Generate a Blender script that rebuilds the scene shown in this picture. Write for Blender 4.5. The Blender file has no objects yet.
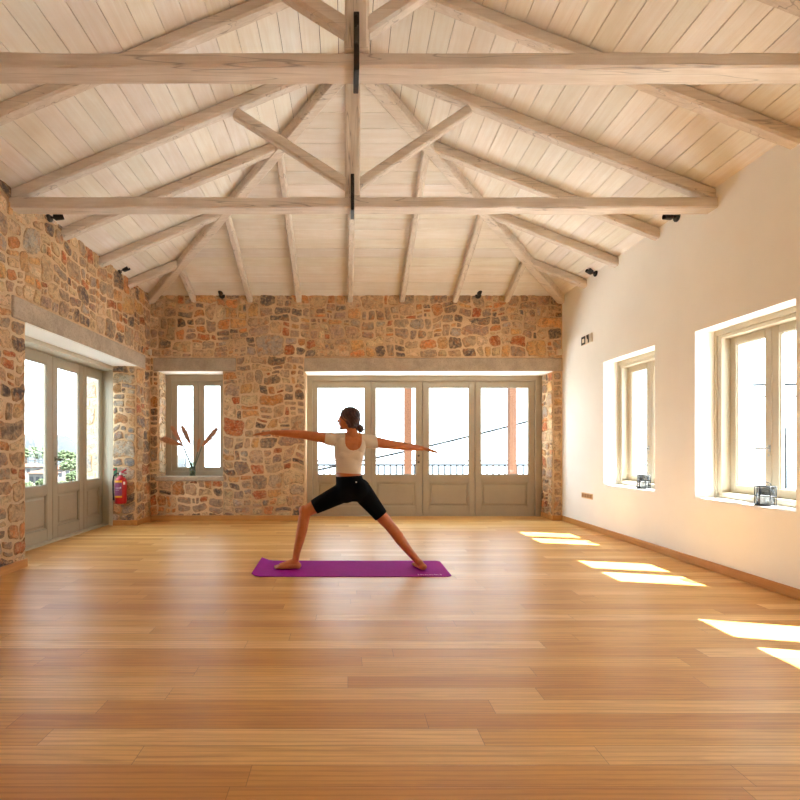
import bpy, bmesh, math, random
from mathutils import Vector, Matrix, Euler, noise
sc = bpy.context.scene
COL = sc.collection
R = random.Random(7)
PI = math.pi

# ------------------------------------------------------------------ camera numbers
F, CX, CY, H = 500.0, 346.0, 448.0, 1.16
XL, XR, YB, YR = -3.146, 3.467, 8.02, -3.2          # room: left, right, back, rear
ZC, ZR, XRID, YAP = 3.60, 4.92, 0.075, 4.736         # eave height, ridge height, ridge x, hip apex y
GZ = -0.15                                           # ground outside
def P(px, py, Y):
    return Vector(((px-CX)/F*Y, Y, H-(py-CY)/F*Y))

# ------------------------------------------------------------------ mesh builder
def s2l(c):
    return tuple(((v/255.0)/12.92 if v/255.0 <= 0.04045 else ((v/255.0+0.055)/1.055)**2.4) for v in c)

class MB:
    def __init__(s):
        s.v, s.f, s.c, s.m = [], [], [], []
        s.col = None; s.mi = 0
    def add(s, vs, fs, col=None):
        o = len(s.v)
        s.v.extend([tuple(v) for v in vs])
        for f in fs:
            s.f.append(tuple(i+o for i in f)); s.c.append(col or s.col or (1, 1, 1)); s.m.append(s.mi)
    def box(s, a, b, col=None):
        x0, y0, z0 = a; x1, y1, z1 = b
        if x0 > x1: x0, x1 = x1, x0
        if y0 > y1: y0, y1 = y1, y0
        if z0 > z1: z0, z1 = z1, z0
        s.add([(x0,y0,z0),(x1,y0,z0),(x1,y1,z0),(x0,y1,z0),(x0,y0,z1),(x1,y0,z1),(x1,y1,z1),(x0,y1,z1)],
              [(0,3,2,1),(4,5,6,7),(0,1,5,4),(1,2,6,5),(2,3,7,6),(3,0,4,7)], col)
    def bbox(s, a, b, r=0.004, col=None):
        """box with chamfered edges"""
        x0, y0, z0 = [min(p, q) for p, q in zip(a, b)]; x1, y1, z1 = [max(p, q) for p, q in zip(a, b)]
        r = min(r, (x1-x0)/2.5, (y1-y0)/2.5, (z1-z0)/2.5)
        vs, idx = [], {}
        for i, x in enumerate((x0, x1)):
            for j, y in enumerate((y0, y1)):
                for k, z in enumerate((z0, z1)):
                    sx, sy, sz = (1-2*i)*r, (1-2*j)*r, (1-2*k)*r
                    for ax in range(3):
                        idx[(i,j,k,ax)] = len(vs)
                        vs.append((x+(sx if ax != 0 else 0), y+(sy if ax != 1 else 0), z+(sz if ax != 2 else 0)))
        fs = []
        for ax in range(3):
            o = [q for q in range(3) if q != ax]
            for e in (0, 1):
                q = []
                for (p1, p2) in ((0,0),(1,0),(1,1),(0,1)):
                    t = [0,0,0]; t[ax] = e; t[o[0]] = p1; t[o[1]] = p2
                    q.append(idx[(t[0],t[1],t[2],ax)])
                fs.append(tuple(q))
            # edges parallel to axis ax
            for p1 in (0,1):
                for p2 in (0,1):
                    t = [0,0,0]; t[o[0]] = p1; t[o[1]] = p2
                    a0 = list(t); a1 = list(t); a1[ax] = 1
                    fs.append((idx[(*a0,o[0])], idx[(*a1,o[0])], idx[(*a1,o[1])], idx[(*a0,o[1])]))
        for i in (0,1):
            for j in (0,1):
                for k in (0,1):
                    fs.append((idx[(i,j,k,0)], idx[(i,j,k,1)], idx[(i,j,k,2)]))
        s.add(vs, fs, col)
    def tube(s, pts, r, n=8, caps=True, col=None, flat=1.0):
        pts = [Vector(p) for p in pts]
        rs = r if isinstance(r, (list, tuple)) else [r]*len(pts)
        vs, fs = [], []
        up = None
        for i, p in enumerate(pts):
            d = (pts[min(i+1, len(pts)-1)]-pts[max(i-1, 0)])
            if d.length < 1e-9: d = Vector((0,0,1))
            d.normalize()
            if up is None:
                up = Vector((0,0,1)) if abs(d.z) < 0.9 else Vector((1,0,0))
            a = d.cross(up)
            if a.length < 1e-6: a = d.cross(Vector((0,1,0)))
            a.normalize(); b = a.cross(d).normalized(); up = b
            for k in range(n):
                t = 2*PI*k/n
                vs.append(p+a*math.cos(t)*rs[i]+b*math.sin(t)*rs[i]*flat)
        for i in range(len(pts)-1):
            for k in range(n):
                fs.append((i*n+k, i*n+(k+1)%n, (i+1)*n+(k+1)%n, (i+1)*n+k))
        if caps:
            fs.append(tuple(range(n-1, -1, -1))); fs.append(tuple((len(pts)-1)*n+k for k in range(n)))
        s.add(vs, fs, col)
    def lathe(s, prof, n=24, c=(0,0,0), col=None, axis='Z', mat=None):
        vs, fs = [], []
        c = Vector(c)
        for (r, z) in prof:
            for k in range(n):
                t = 2*PI*k/n
                q = Vector((r*math.cos(t), r*math.sin(t), z))
                if mat: q = mat @ q
                vs.append(c+q)
        for i in range(len(prof)-1):
            for k in range(n):
                fs.append((i*n+k, i*n+(k+1)%n, (i+1)*n+(k+1)%n, (i+1)*n+k))
        if prof[0][0] > 1e-6: fs.append(tuple(range(n-1, -1, -1)))
        if prof[-1][0] > 1e-6: fs.append(tuple((len(prof)-1)*n+k for k in range(n)))
        s.add(vs, fs, col)
    def sphere(s, c, rad, nu=16, nv=10, rot=None, col=None):
        if not isinstance(rad, (tuple, list)): rad = (rad, rad, rad)
        c = Vector(c); vs = []; fs = []
        for j in range(1, nv):
            ph = PI*j/nv
            for i in range(nu):
                t = 2*PI*i/nu
                q = Vector((rad[0]*math.sin(ph)*math.cos(t), rad[1]*math.sin(ph)*math.sin(t), rad[2]*math.cos(ph)))
                if rot: q = rot @ q
                vs.append(c+q)
        top = Vector((0,0,rad[2])); bot = -top
        if rot: top = rot @ top; bot = rot @ bot
        vs += [c+top, c+bot]; T = len(vs)-2; B = len(vs)-1
        for i in range(nu):
            fs.append((T, i, (i+1)%nu))
            for j in range(nv-2):
                a = j*nu+i; b = j*nu+(i+1)%nu
                fs.append((a, a+nu, b+nu, b))
            fs.append((B, (nv-2)*nu+(i+1)%nu, (nv-2)*nu+i))
        s.add(vs, fs, col)
    def capsule(s, a, b, ra, rb, n=14):
        a = Vector(a); b = Vector(b); d = (b-a); L = d.length
        if L < 1e-6: return s.sphere(a, ra)
        q = d.to_track_quat('Z', 'Y').to_matrix()
        prof = []
        for k in range(7):
            t = -PI/2+PI/2*k/6
            prof.append((ra*math.cos(t)+1e-7 if k else 0, ra*math.sin(t)))
        for k in range(7):
            t = PI/2*k/6
            prof.append((rb*math.cos(t) if k < 6 else 0, L+rb*math.sin(t)))
        s.lathe(prof, n, a, mat=q)
    def build(s, name, mat, parent=None, smooth=False, colors=False, loc=None):
        me = bpy.data.meshes.new(name)
        me.from_pydata(s.v, [], s.f)
        for m in (mat if isinstance(mat, (list, tuple)) else [mat]): me.materials.append(m)
        if any(s.m): me.polygons.foreach_set('material_index', s.m)
        if smooth: me.polygons.foreach_set('use_smooth', [True]*len(s.f))
        if colors:
            ca = me.color_attributes.new('Col', 'FLOAT_COLOR', 'CORNER')
            buf = []
            for f, c in zip(s.f, s.c): buf.extend([c[0], c[1], c[2], 1.0]*len(f))
            ca.data.foreach_set('color', buf)
        me.update()
        bm = bmesh.new(); bm.from_mesh(me); bmesh.ops.recalc_face_normals(bm, faces=bm.faces); bm.to_mesh(me); bm.free()
        o = bpy.data.objects.new(name, me); COL.objects.link(o)
        if parent: o.parent = parent
        if loc is not None: o.location = loc
        return o

def tag(o, label=None, cat=None, group=None, kind=None):
    if label: o['label'] = label
    if cat: o['category'] = cat
    if group: o['group'] = group
    if kind: o['kind'] = kind
    return o
def empty(name, loc=(0,0,0), rz=0.0):
    o = bpy.data.objects.new(name, None); COL.objects.link(o)
    o.location = loc; o.rotation_euler = (0, 0, rz); o.empty_display_size = 0.1
    return o
def dup(o, parent=None):
    c = o.copy(); COL.objects.link(c)
    if parent: c.parent = parent
    for ch in list(o.children): dup(ch, c)
    return c

# ------------------------------------------------------------------ materials
def newmat(name):
    m = bpy.data.materials.new(name); m.use_nodes = True
    nt = m.node_tree; nt.nodes.clear()
    out = nt.nodes.new('ShaderNodeOutputMaterial')
    b = nt.nodes.new('ShaderNodeBsdfPrincipled')
    nt.links.new(b.outputs[0], out.inputs[0])
    return m, nt, b, out
def N(nt, t, **kw):
    n = nt.nodes.new(t)
    for k, v in kw.items():
        if hasattr(n, k) and k not in ('Scale',): setattr(n, k, v)
    return n
def lk(nt, a, b): nt.links.new(a, b)
def ramp(nt, fac, stops):
    r = nt.nodes.new('ShaderNodeValToRGB')
    e = r.color_ramp.elements
    while len(e) < len(stops): e.new(0.5)
    for i, (p, c) in enumerate(stops):
        e[i].position = p; e[i].color = (c[0], c[1], c[2], 1)
    lk(nt, fac, r.inputs[0]); return r.outputs[0]
def noise_tex(nt, vec, scale, detail=4, rough=0.55, dist=0.0):
    n = nt.nodes.new('ShaderNodeTexNoise'); n.inputs['Scale'].default_value = scale
    n.inputs['Detail'].default_value = detail; n.inputs['Roughness'].default_value = rough; n.inputs['Distortion'].default_value = dist
    if vec is not None: lk(nt, vec, n.inputs['Vector'])
    return n
def mapping(nt, vec, scale=(1,1,1), rot=(0,0,0), loc=(0,0,0)):
    m = nt.nodes.new('ShaderNodeMapping'); m.inputs['Scale'].default_value = scale
    m.inputs['Rotation'].default_value = rot; m.inputs['Location'].default_value = loc
    lk(nt, vec, m.inputs['Vector']); return m.outputs[0]
def mixc(nt, fac, a, b, mode='MIX'):
    m = nt.nodes.new('ShaderNodeMix'); m.data_type = 'RGBA'; m.blend_type = mode
    for sock, val in ((m.inputs[0], fac), (m.inputs[6], a), (m.inputs[7], b)):
        if hasattr(val, 'links'): lk(nt, val, sock)
        elif isinstance(val, (tuple, list)): sock.default_value = (*val[:3], 1)
        else: sock.default_value = val
    return m.outputs[2]
def bump(nt, b, h, strength=0.3, dist=0.01):
    n = nt.nodes.new('ShaderNodeBump'); n.inputs['Strength'].default_value = strength; n.inputs['Distance'].default_value = dist
    lk(nt, h, n.inputs['Height']); lk(nt, n.outputs[0], b.inputs['Normal'])
def objco(nt):
    return nt.nodes.new('ShaderNodeTexCoord').outputs['Object']

def simple(name, col, rough=0.5, metal=0.0, var=0.0, nscale=8.0, bmp=0.0, bscale=60.0, spec=0.5):
    m, nt, b, out = newmat(name)
    b.inputs['Roughness'].default_value = rough; b.inputs['Metallic'].default_value = metal
    b.inputs['Specular IOR Level'].default_value = spec
    co = objco(nt)
    if var:
        n = noise_tex(nt, co, nscale)
        lo = tuple(c*(1-var) for c in col); hi = tuple(min(1, c*(1+var)) for c in col)
        lk(nt, ramp(nt, n.outputs[0], [(0.3, lo), (0.7, hi)]), b.inputs['Base Color'])
    else: b.inputs['Base Color'].default_value = (*col, 1)
    if bmp:
        n2 = noise_tex(nt, co, bscale, 5)
        bump(nt, b, n2.outputs[0], bmp, 0.004)
    return m

def wood(name, c1, c2, axis, rough=0.6, fine=34.0, cracks=0.0, use_attr=False, bm_=0.25):
    """pale limewashed timber; grain runs along axis"""
    m, nt, b, out = newmat(name)
    co = objco(nt)
    sc_ = [fine, fine, fine]; sc_['XYZ'.index(axis)] = fine/16
    v = mapping(nt, co, sc_)
    n = noise_tex(nt, v, 1.0, 6, 0.6, 0.6)
    base = ramp(nt, n.outputs[0], [(0.3, c2), (0.72, c1)])
    n2 = noise_tex(nt, co, 2.2, 3)
    base = mixc(nt, ramp(nt, n2.outputs[0], [(0.35, (0,0,0)), (0.75, (0.55,)*3)]), base, tuple(c*f_ for c, f_ in zip(c2, (0.86, 0.82, 0.76))))
    if use_attr:
        a = nt.nodes.new('ShaderNodeAttribute'); a.attribute_name = 'Col'
        base = mixc(nt, 1.0, base, a.outputs[0], 'MULTIPLY')
    if cracks:
        sc2 = [9.0]*3; sc2['XYZ'.index(axis)] = 0.55
        n3 = noise_tex(nt, mapping(nt, co, sc2), 1.0, 2, 0.5, 0.3)
        f = ramp(nt, n3.outputs[0], [(0.492, (0,0,0)), (0.5, (1,1,1)), (0.508, (0,0,0))])
        base = mixc(nt, mixc(nt, 1.0, f, (cracks,)*3, 'MULTIPLY'), base, tuple(c*0.25 for c in c2))
    lk(nt, base, b.inputs['Base Color']); b.inputs['Roughness'].default_value = rough
    bump(nt, b, n.outputs[0], bm_, 0.006)
    return m

W1, W2 = s2l((241, 240, 237)), s2l((228, 221, 212))
BM1, BM2 = s2l((230, 222, 212)), s2l((205, 193, 179))
M = {}
M['board'] = wood('limewashed_board_y', W1, W2, 'Y', 0.6, 26, use_attr=True)
M['board_x'] = wood('limewashed_board_x', W1, W2, 'X', 0.6, 26, use_attr=True)
for ax in 'XYZ':
    M['beam_'+ax] = wood('limewashed_beam_'+ax, BM1, BM2, ax, 0.65, 30, cracks=0.55, bm_=0.5)
M['dark_gap'] = simple('dark_gap', s2l((70, 52, 38)), 0.9)
M['skirting'] = wood('oak_skirting', s2l((214, 160, 92)), s2l((188, 128, 64)), 'Y', 0.4, 22)
M['skirting_x'] = wood('oak_skirting_x', s2l((214, 160, 92)), s2l((188, 128, 64)), 'X', 0.4, 22)
M['paint'] = simple('taupe_paint', s2l((172, 160, 138)), 0.45, var=0.05, nscale=3, bmp=0.05)
M['paint_pale'] = simple('pale_taupe_paint', s2l((196, 186, 164)), 0.45, var=0.05, nscale=3, bmp=0.05)
M['plaster'] = simple('white_plaster', s2l((249, 248, 243)), 0.85, var=0.03, nscale=1.3, bmp=0.06, bscale=14)
M['black'] = simple('black_metal', (0.012, 0.011, 0.010), 0.45)
M['iron'] = simple('black_iron', (0.02, 0.016, 0.013), 0.55, var=0.3, nscale=30, bmp=0.2)
M['concrete'] = None

def m_concrete():
    m, nt, b, out = newmat('grey_stone_lintel'); co = objco(nt)
    n = noise_tex(nt, co, 5, 6, 0.65); n2 = noise_tex(nt, co, 60, 4)
    base = ramp(nt, n.outputs[0], [(0.3, s2l((164, 148, 128))), (0.7, s2l((200, 182, 160)))])
    base = mixc(nt, ramp(nt, n2.outputs[0], [(0.3, (0.35,)*3), (0.5, (0,)*3)]), base, s2l((92, 76, 62)))
    lk(nt, base, b.inputs['Base Color']); b.inputs['Roughness'].default_value = 0.85
    bump(nt, b, n2.outputs[0], 0.6, 0.008); return m
M['concrete'] = m_concrete()

def m_mortar():
    m, nt, b, out = newmat('sand_mortar'); co = objco(nt)
    n = noise_tex(nt, co, 3.5, 5); n2 = noise_tex(nt, co, 70, 5, 0.7)
    base = ramp(nt, n.outputs[0], [(0.3, s2l((224, 192, 148))), (0.7, s2l((236, 210, 172)))])
    base = mixc(nt, ramp(nt, n2.outputs[0], [(0.3, (0.4,)*3), (0.5, (0,)*3)]), base, s2l((160, 116, 72)))
    lk(nt, base, b.inputs['Base Color']); b.inputs['Roughness'].default_value = 0.9
    bump(nt, b, n2.outputs[0], 0.7, 0.01); return m
M['mortar'] = m_mortar()

def m_stone():
    m, nt, b, out = newmat('rubble_stone'); co = objco(nt)
    a = nt.nodes.new('ShaderNodeAttribute'); a.attribute_name = 'Col'
    n = noise_tex(nt, co, 13, 6, 0.7, 0.6); n2 = noise_tex(nt, co, 60, 5, 0.75); n3 = noise_tex(nt, co, 7.0, 5, 0.7, 0.8); n4 = noise_tex(nt, co, 26, 4, 0.7)
    base = mixc(nt, ramp(nt, n.outputs[0], [(0.38, (0.85,)*3), (0.52, (0,)*3)]), a.outputs[0],
                mixc(nt, 1.0, a.outputs[0], (0.50, 0.47, 0.46), 'MULTIPLY'))
    base = mixc(nt, ramp(nt, n3.outputs[0], [(0.53, (0,)*3), (0.68, (0.7,)*3)]), base, s2l((208, 136, 72)))
    base = mixc(nt, ramp(nt, n4.outputs[0], [(0.50, (0,)*3), (0.66, (0.55,)*3)]), base, s2l((228, 198, 156)))
    base = mixc(nt, ramp(nt, n2.outputs[0], [(0.34, (0.7,)*3), (0.46, (0,)*3)]), base, s2l((84, 64, 50)))
    lk(nt, base, b.inputs['Base Color']); b.inputs['Roughness'].default_value = 0.85
    add = nt.nodes.new('ShaderNodeMath'); add.operation = 'ADD'
    lk(nt, n.outputs[0], add.inputs[0]); lk(nt, n2.outputs[0], add.inputs[1])
    bump(nt, b, add.outputs[0], 0.9, 0.014); return m
M['stone'] = m_stone()

def m_floor():
    m, nt, b, out = newmat('oak_planks')
    def math_(op, a, c=None, d=None):
        n = nt.nodes.new('ShaderNodeMath'); n.operation = op
        for i, v in enumerate((a, c, d)):
            if v is None: continue
            if hasattr(v, 'links'): lk(nt, v, n.inputs[i])
            else: n.inputs[i].default_value = v
        return n.outputs[0]
    co = objco(nt); sep = nt.nodes.new('ShaderNodeSeparateXYZ'); lk(nt, co, sep.inputs[0])
    x, y = sep.outputs[0], sep.outputs[1]
    PW, PL = 0.118, 1.75
    yr = math_('DIVIDE', math_('ADD', y, 20.0), PW); row = math_('FLOOR', yr); fy = math_('FRACT', yr)
    wn = nt.nodes.new('ShaderNodeTexWhiteNoise'); wn.noise_dimensions = '1D'; lk(nt, row, wn.inputs['W'])
    xr = math_('ADD', math_('DIVIDE', math_('ADD', x, 40.0), PL), math_('MULTIPLY', wn.outputs['Value'], 7.3))
    seg = math_('FLOOR', xr); fx = math_('FRACT', xr)
    comb = nt.nodes.new('ShaderNodeCombineXYZ'); lk(nt, row, comb.inputs[0]); lk(nt, seg, comb.inputs[1])
    wn2 = nt.nodes.new('ShaderNodeTexWhiteNoise'); wn2.noise_dimensions = '2D'; lk(nt, comb.outputs[0], wn2.inputs['Vector'])
    rnd = wn2.outputs['Value']
    # grain, shifted per plank
    c2 = nt.nodes.new('ShaderNodeCombineXYZ')
    lk(nt, math_('ADD', math_('MULTIPLY', x, 1.6), math_('MULTIPLY', rnd, 37.0)), c2.inputs[0])
    lk(nt, math_('ADD', math_('MULTIPLY', y, 26.0), math_('MULTIPLY', rnd, 91.0)), c2.inputs[1])
    g = noise_tex(nt, c2.outputs[0], 1.0, 6, 0.62, 0.9)
    c3 = nt.nodes.new('ShaderNodeCombineXYZ')
    lk(nt, math_('ADD', math_('MULTIPLY', x, 6.0), math_('MULTIPLY', rnd, 11.0)), c3.inputs[0])
    lk(nt, math_('MULTIPLY', y, 160.0), c3.inputs[1])
    g2 = noise_tex(nt, c3.outputs[0], 1.0, 3, 0.6)
    wv = nt.nodes.new('ShaderNodeTexWave'); wv.wave_type = 'BANDS'; wv.bands_direction = 'Y'
    wv.inputs['Scale'].default_value = 0.45; wv.inputs['Distortion'].default_value = 6.0; wv.inputs['Detail'].default_value = 2.0
    wv.inputs['Detail Scale'].default_value = 0.6; lk(nt, c2.outputs[0], wv.inputs['Vector'])
    col = ramp(nt, rnd, [(0.0, s2l((202, 144, 72))), (0.35, s2l((215, 160, 84))), (0.7, s2l((225, 174, 98))), (1.0, s2l((240, 198, 130)))])
    col = mixc(nt, ramp(nt, g.outputs[0], [(0.32, (0.42,)*3), (0.55, (0,)*3)]), col, s2l((166, 110, 58)))
    col = mixc(nt, ramp(nt, wv.outputs['Fac'], [(0.0, (0.26,)*3), (0.35, (0,)*3)]), col, s2l((146, 90, 46)))
    col = mixc(nt, ramp(nt, g2.outputs[0], [(0.35, (0.10,)*3), (0.5, (0,)*3)]), col, s2l((140, 88, 46)))
    ey = math_('MINIMUM', fy, math_('SUBTRACT', 1.0, fy)); ex = math_('MULTIPLY', math_('MINIMUM', fx, math_('SUBTRACT', 1.0, fx)), PL/PW)
    e = math_('MINIMUM', ey, ex)
    jf = ramp(nt, e, [(0.004, (1,)*3), (0.016, (0,)*3)])
    col = mixc(nt, mixc(nt, 1.0, jf, (0.6,)*3, 'MULTIPLY'), col, s2l((112, 68, 34)))
    lk(nt, col, b.inputs['Base Color'])
    rr = ramp(nt, g.outputs[0], [(0.3, (0.43,)*3), (0.7, (0.36,)*3)])
    lk(nt, rr, b.inputs['Roughness']); b.inputs['Specular IOR Level'].default_value = 0.37
    hgt = math_('ADD', math_('MULTIPLY', ramp(nt, e, [(0.0, (0,)*3), (0.025, (1,)*3)]), 1.0), math_('MULTIPLY', g.outputs[0], 0.18))
    bump(nt, b, hgt, 0.25, 0.0025)
    return m
M['floor'] = m_floor()

def m_glass(name='window_glass', tint=(0.96, 0.98, 0.98), gl=0.06):
    m, nt, b, out = newmat(name); nt.nodes.remove(b)
    t = nt.nodes.new('ShaderNodeBsdfTransparent'); t.inputs[0].default_value = (*tint, 1)
    g = nt.nodes.new('ShaderNodeBsdfGlossy'); g.inputs['Roughness'].default_value = 0.02
    mx = nt.nodes.new('ShaderNodeMixShader')
    fr = nt.nodes.new('ShaderNodeLayerWeight')
    pw = nt.nodes.new('ShaderNodeMath'); pw.operation = 'POWER'; lk(nt, fr.outputs['Facing'], pw.inputs[0]); pw.inputs[1].default_value = 5.0
    ma = nt.nodes.new('ShaderNodeMath'); ma.operation = 'MULTIPLY_ADD'; lk(nt, pw.outputs[0], ma.inputs[0]); ma.inputs[1].default_value = 0.7; ma.inputs[2].default_value = 0.035
    lk(nt, ma.outputs[0], mx.inputs[0]); lk(nt, t.outputs[0], mx.inputs[1]); lk(nt, g.outputs[0], mx.inputs[2])
    lk(nt, mx.outputs[0], out.inputs[0]); return m
M['glass'] = m_glass()
M['jar'] = m_glass('vase_glass', (0.84, 0.88, 0.84))
M['smoke_glass'] = m_glass('lantern_glass', (0.66, 0.68, 0.71))

def m_skin():
    m, nt, b, out = newmat('tanned_skin'); co = objco(nt)
    n = noise_tex(nt, co, 14, 4)
    lk(nt, ramp(nt, n.outputs[0], [(0.3, s2l((186, 106, 56))), (0.7, s2l((200, 122, 70)))]), b.inputs['Base Color'])
    b.inputs['Roughness'].default_value = 0.48
    b.inputs['Subsurface Weight'].default_value = 0.12; b.inputs['Subsurface Radius'].default_value = (0.02, 0.008, 0.004)
    b.inputs['Subsurface Scale'].default_value = 0.6
    return m
M['skin'] = m_skin()
def m_hair():
    m, nt, b, out = newmat('dark_brown_hair'); co = objco(nt)
    n = noise_tex(nt, mapping(nt, co, (60, 110, 30), (0, 0.5, 0)), 1.0, 4, 0.6, 1.2)
    lk(nt, ramp(nt, n.outputs[0], [(0.3, s2l((30, 18, 18))), (0.72, s2l((92, 54, 48)))]), b.inputs['Base Color'])
    b.inputs['Roughness'].default_value = 0.37; bump(nt, b, n.outputs[0], 0.8, 0.012); return m
M['hair'] = m_hair()
def m_cloth(name, c, rough=0.85, spec=0.3):
    m, nt, b, out = newmat(name); co = objco(nt)
    n = noise_tex(nt, co, 9, 4)
    lk(nt, ramp(nt, n.outputs[0], [(0.3, tuple(v*0.9 for v in c)), (0.7, c)]), b.inputs['Base Color'])
    b.inputs['Roughness'].default_value = rough; b.inputs['Specular IOR Level'].default_value = spec
    n2 = noise_tex(nt, mapping(nt, co, (22, 22, 40)), 1.0, 3, 0.5, 0.8); bump(nt, b, n2.outputs[0], 0.35, 0.006); return m
M['top'] = m_cloth('oatmeal_jersey', s2l((222, 210, 190)))
M['shorts'] = m_cloth('black_lycra', (0.004, 0.004, 0.005), 0.9, 0.12)
M['mat'] = m_cloth('purple_mat_foam', s2l((156, 8, 140)), 0.85, 0.15)
M['mat_print'] = simple('white_print', s2l((235, 200, 230)), 0.7)
M['red'] = simple('red_enamel', s2l((178, 16, 26)), 0.28, var=0.05)
M['rubber'] = simple('black_rubber', (0.015, 0.014, 0.013), 0.6)
M['label_yellow'] = simple('yellow_label', s2l((240, 168, 30)), 0.5)
M['label_plum'] = simple('plum_label', s2l((142, 66, 104)), 0.5, var=0.2, nscale=50)
M['label_white'] = simple('white_label', s2l((236, 226, 224)), 0.5)
M['green'] = simple('green_card', s2l((44, 116, 78)), 0.6)
M['white_plastic'] = simple('white_plastic', s2l((232, 222, 204)), 0.4)
M['ivory'] = simple('ivory_plastic', s2l((226, 196, 150)), 0.4)
M['socket_hole'] = simple('brown_socket_face', s2l((158, 116, 74)), 0.5)
M['steel'] = simple('brushed_steel', s2l((190, 186, 180)), 0.3, 0.9)
M['dark_steel'] = simple('dark_steel', s2l((92, 82, 70)), 0.4, 0.7)
M['sign_dark'] = simple('dark_green_sign', s2l((22, 30, 20)), 0.4)
M['candle'] = simple('white_wax', s2l((244, 238, 222)), 0.6)
M['reed_stem'] = simple('green_grey_stem', s2l((96, 104, 84)), 0.7, var=0.2)
M['reed_plume'] = simple('rust_brown_plume', s2l((188, 138, 104)), 0.9, var=0.35, nscale=70)
M['post'] = wood('orange_pine', s2l((92, 54, 24)), s2l((78, 42, 16)), 'Z', 0.8, 22)
M['terrace'] = simple('pale_terrace_stone', s2l((220, 218, 214)), 0.9, var=0.1, nscale=1.5)
M['white_metal'] = simple('pale_grey_metal', s2l((176, 182, 188)), 0.5)
M['rail_metal'] = simple('grey_railing_metal', s2l((30, 33, 38)), 0.7, spec=0.1)
M['cable'] = simple('black_cable', (0.01, 0.011, 0.012), 0.8, spec=0.1)
M['house'] = simple('white_render', s2l((104, 101, 98)), 0.9, var=0.04)
M['tiles'] = simple('terracotta_tiles', s2l((104, 64, 46)), 0.85, var=0.15, nscale=5)
M['house_win'] = simple('house_window', s2l((36, 38, 44)), 0.5)
M['leaf'] = simple('shrub_leaf', s2l((58, 70, 40)), 0.9, var=0.4, nscale=2.5)
M['leaf2'] = simple('olive_leaf', s2l((74, 84, 56)), 0.9, var=0.35, nscale=2.5)
M['bark'] = simple('bark', s2l((104, 84, 66)), 0.9)
M['hill'] = simple('hazy_hill', s2l((44, 48, 50)), 1.0, var=0.12, nscale=0.05)
M['ground'] = simple('dry_hillside', s2l((70, 68, 54)), 1.0, var=0.2, nscale=0.2)
M['ext_stone'] = simple('pale_outer_stone', s2l((206, 198, 188)), 0.9, var=0.2, nscale=7, bmp=0.8, bscale=12)

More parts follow.
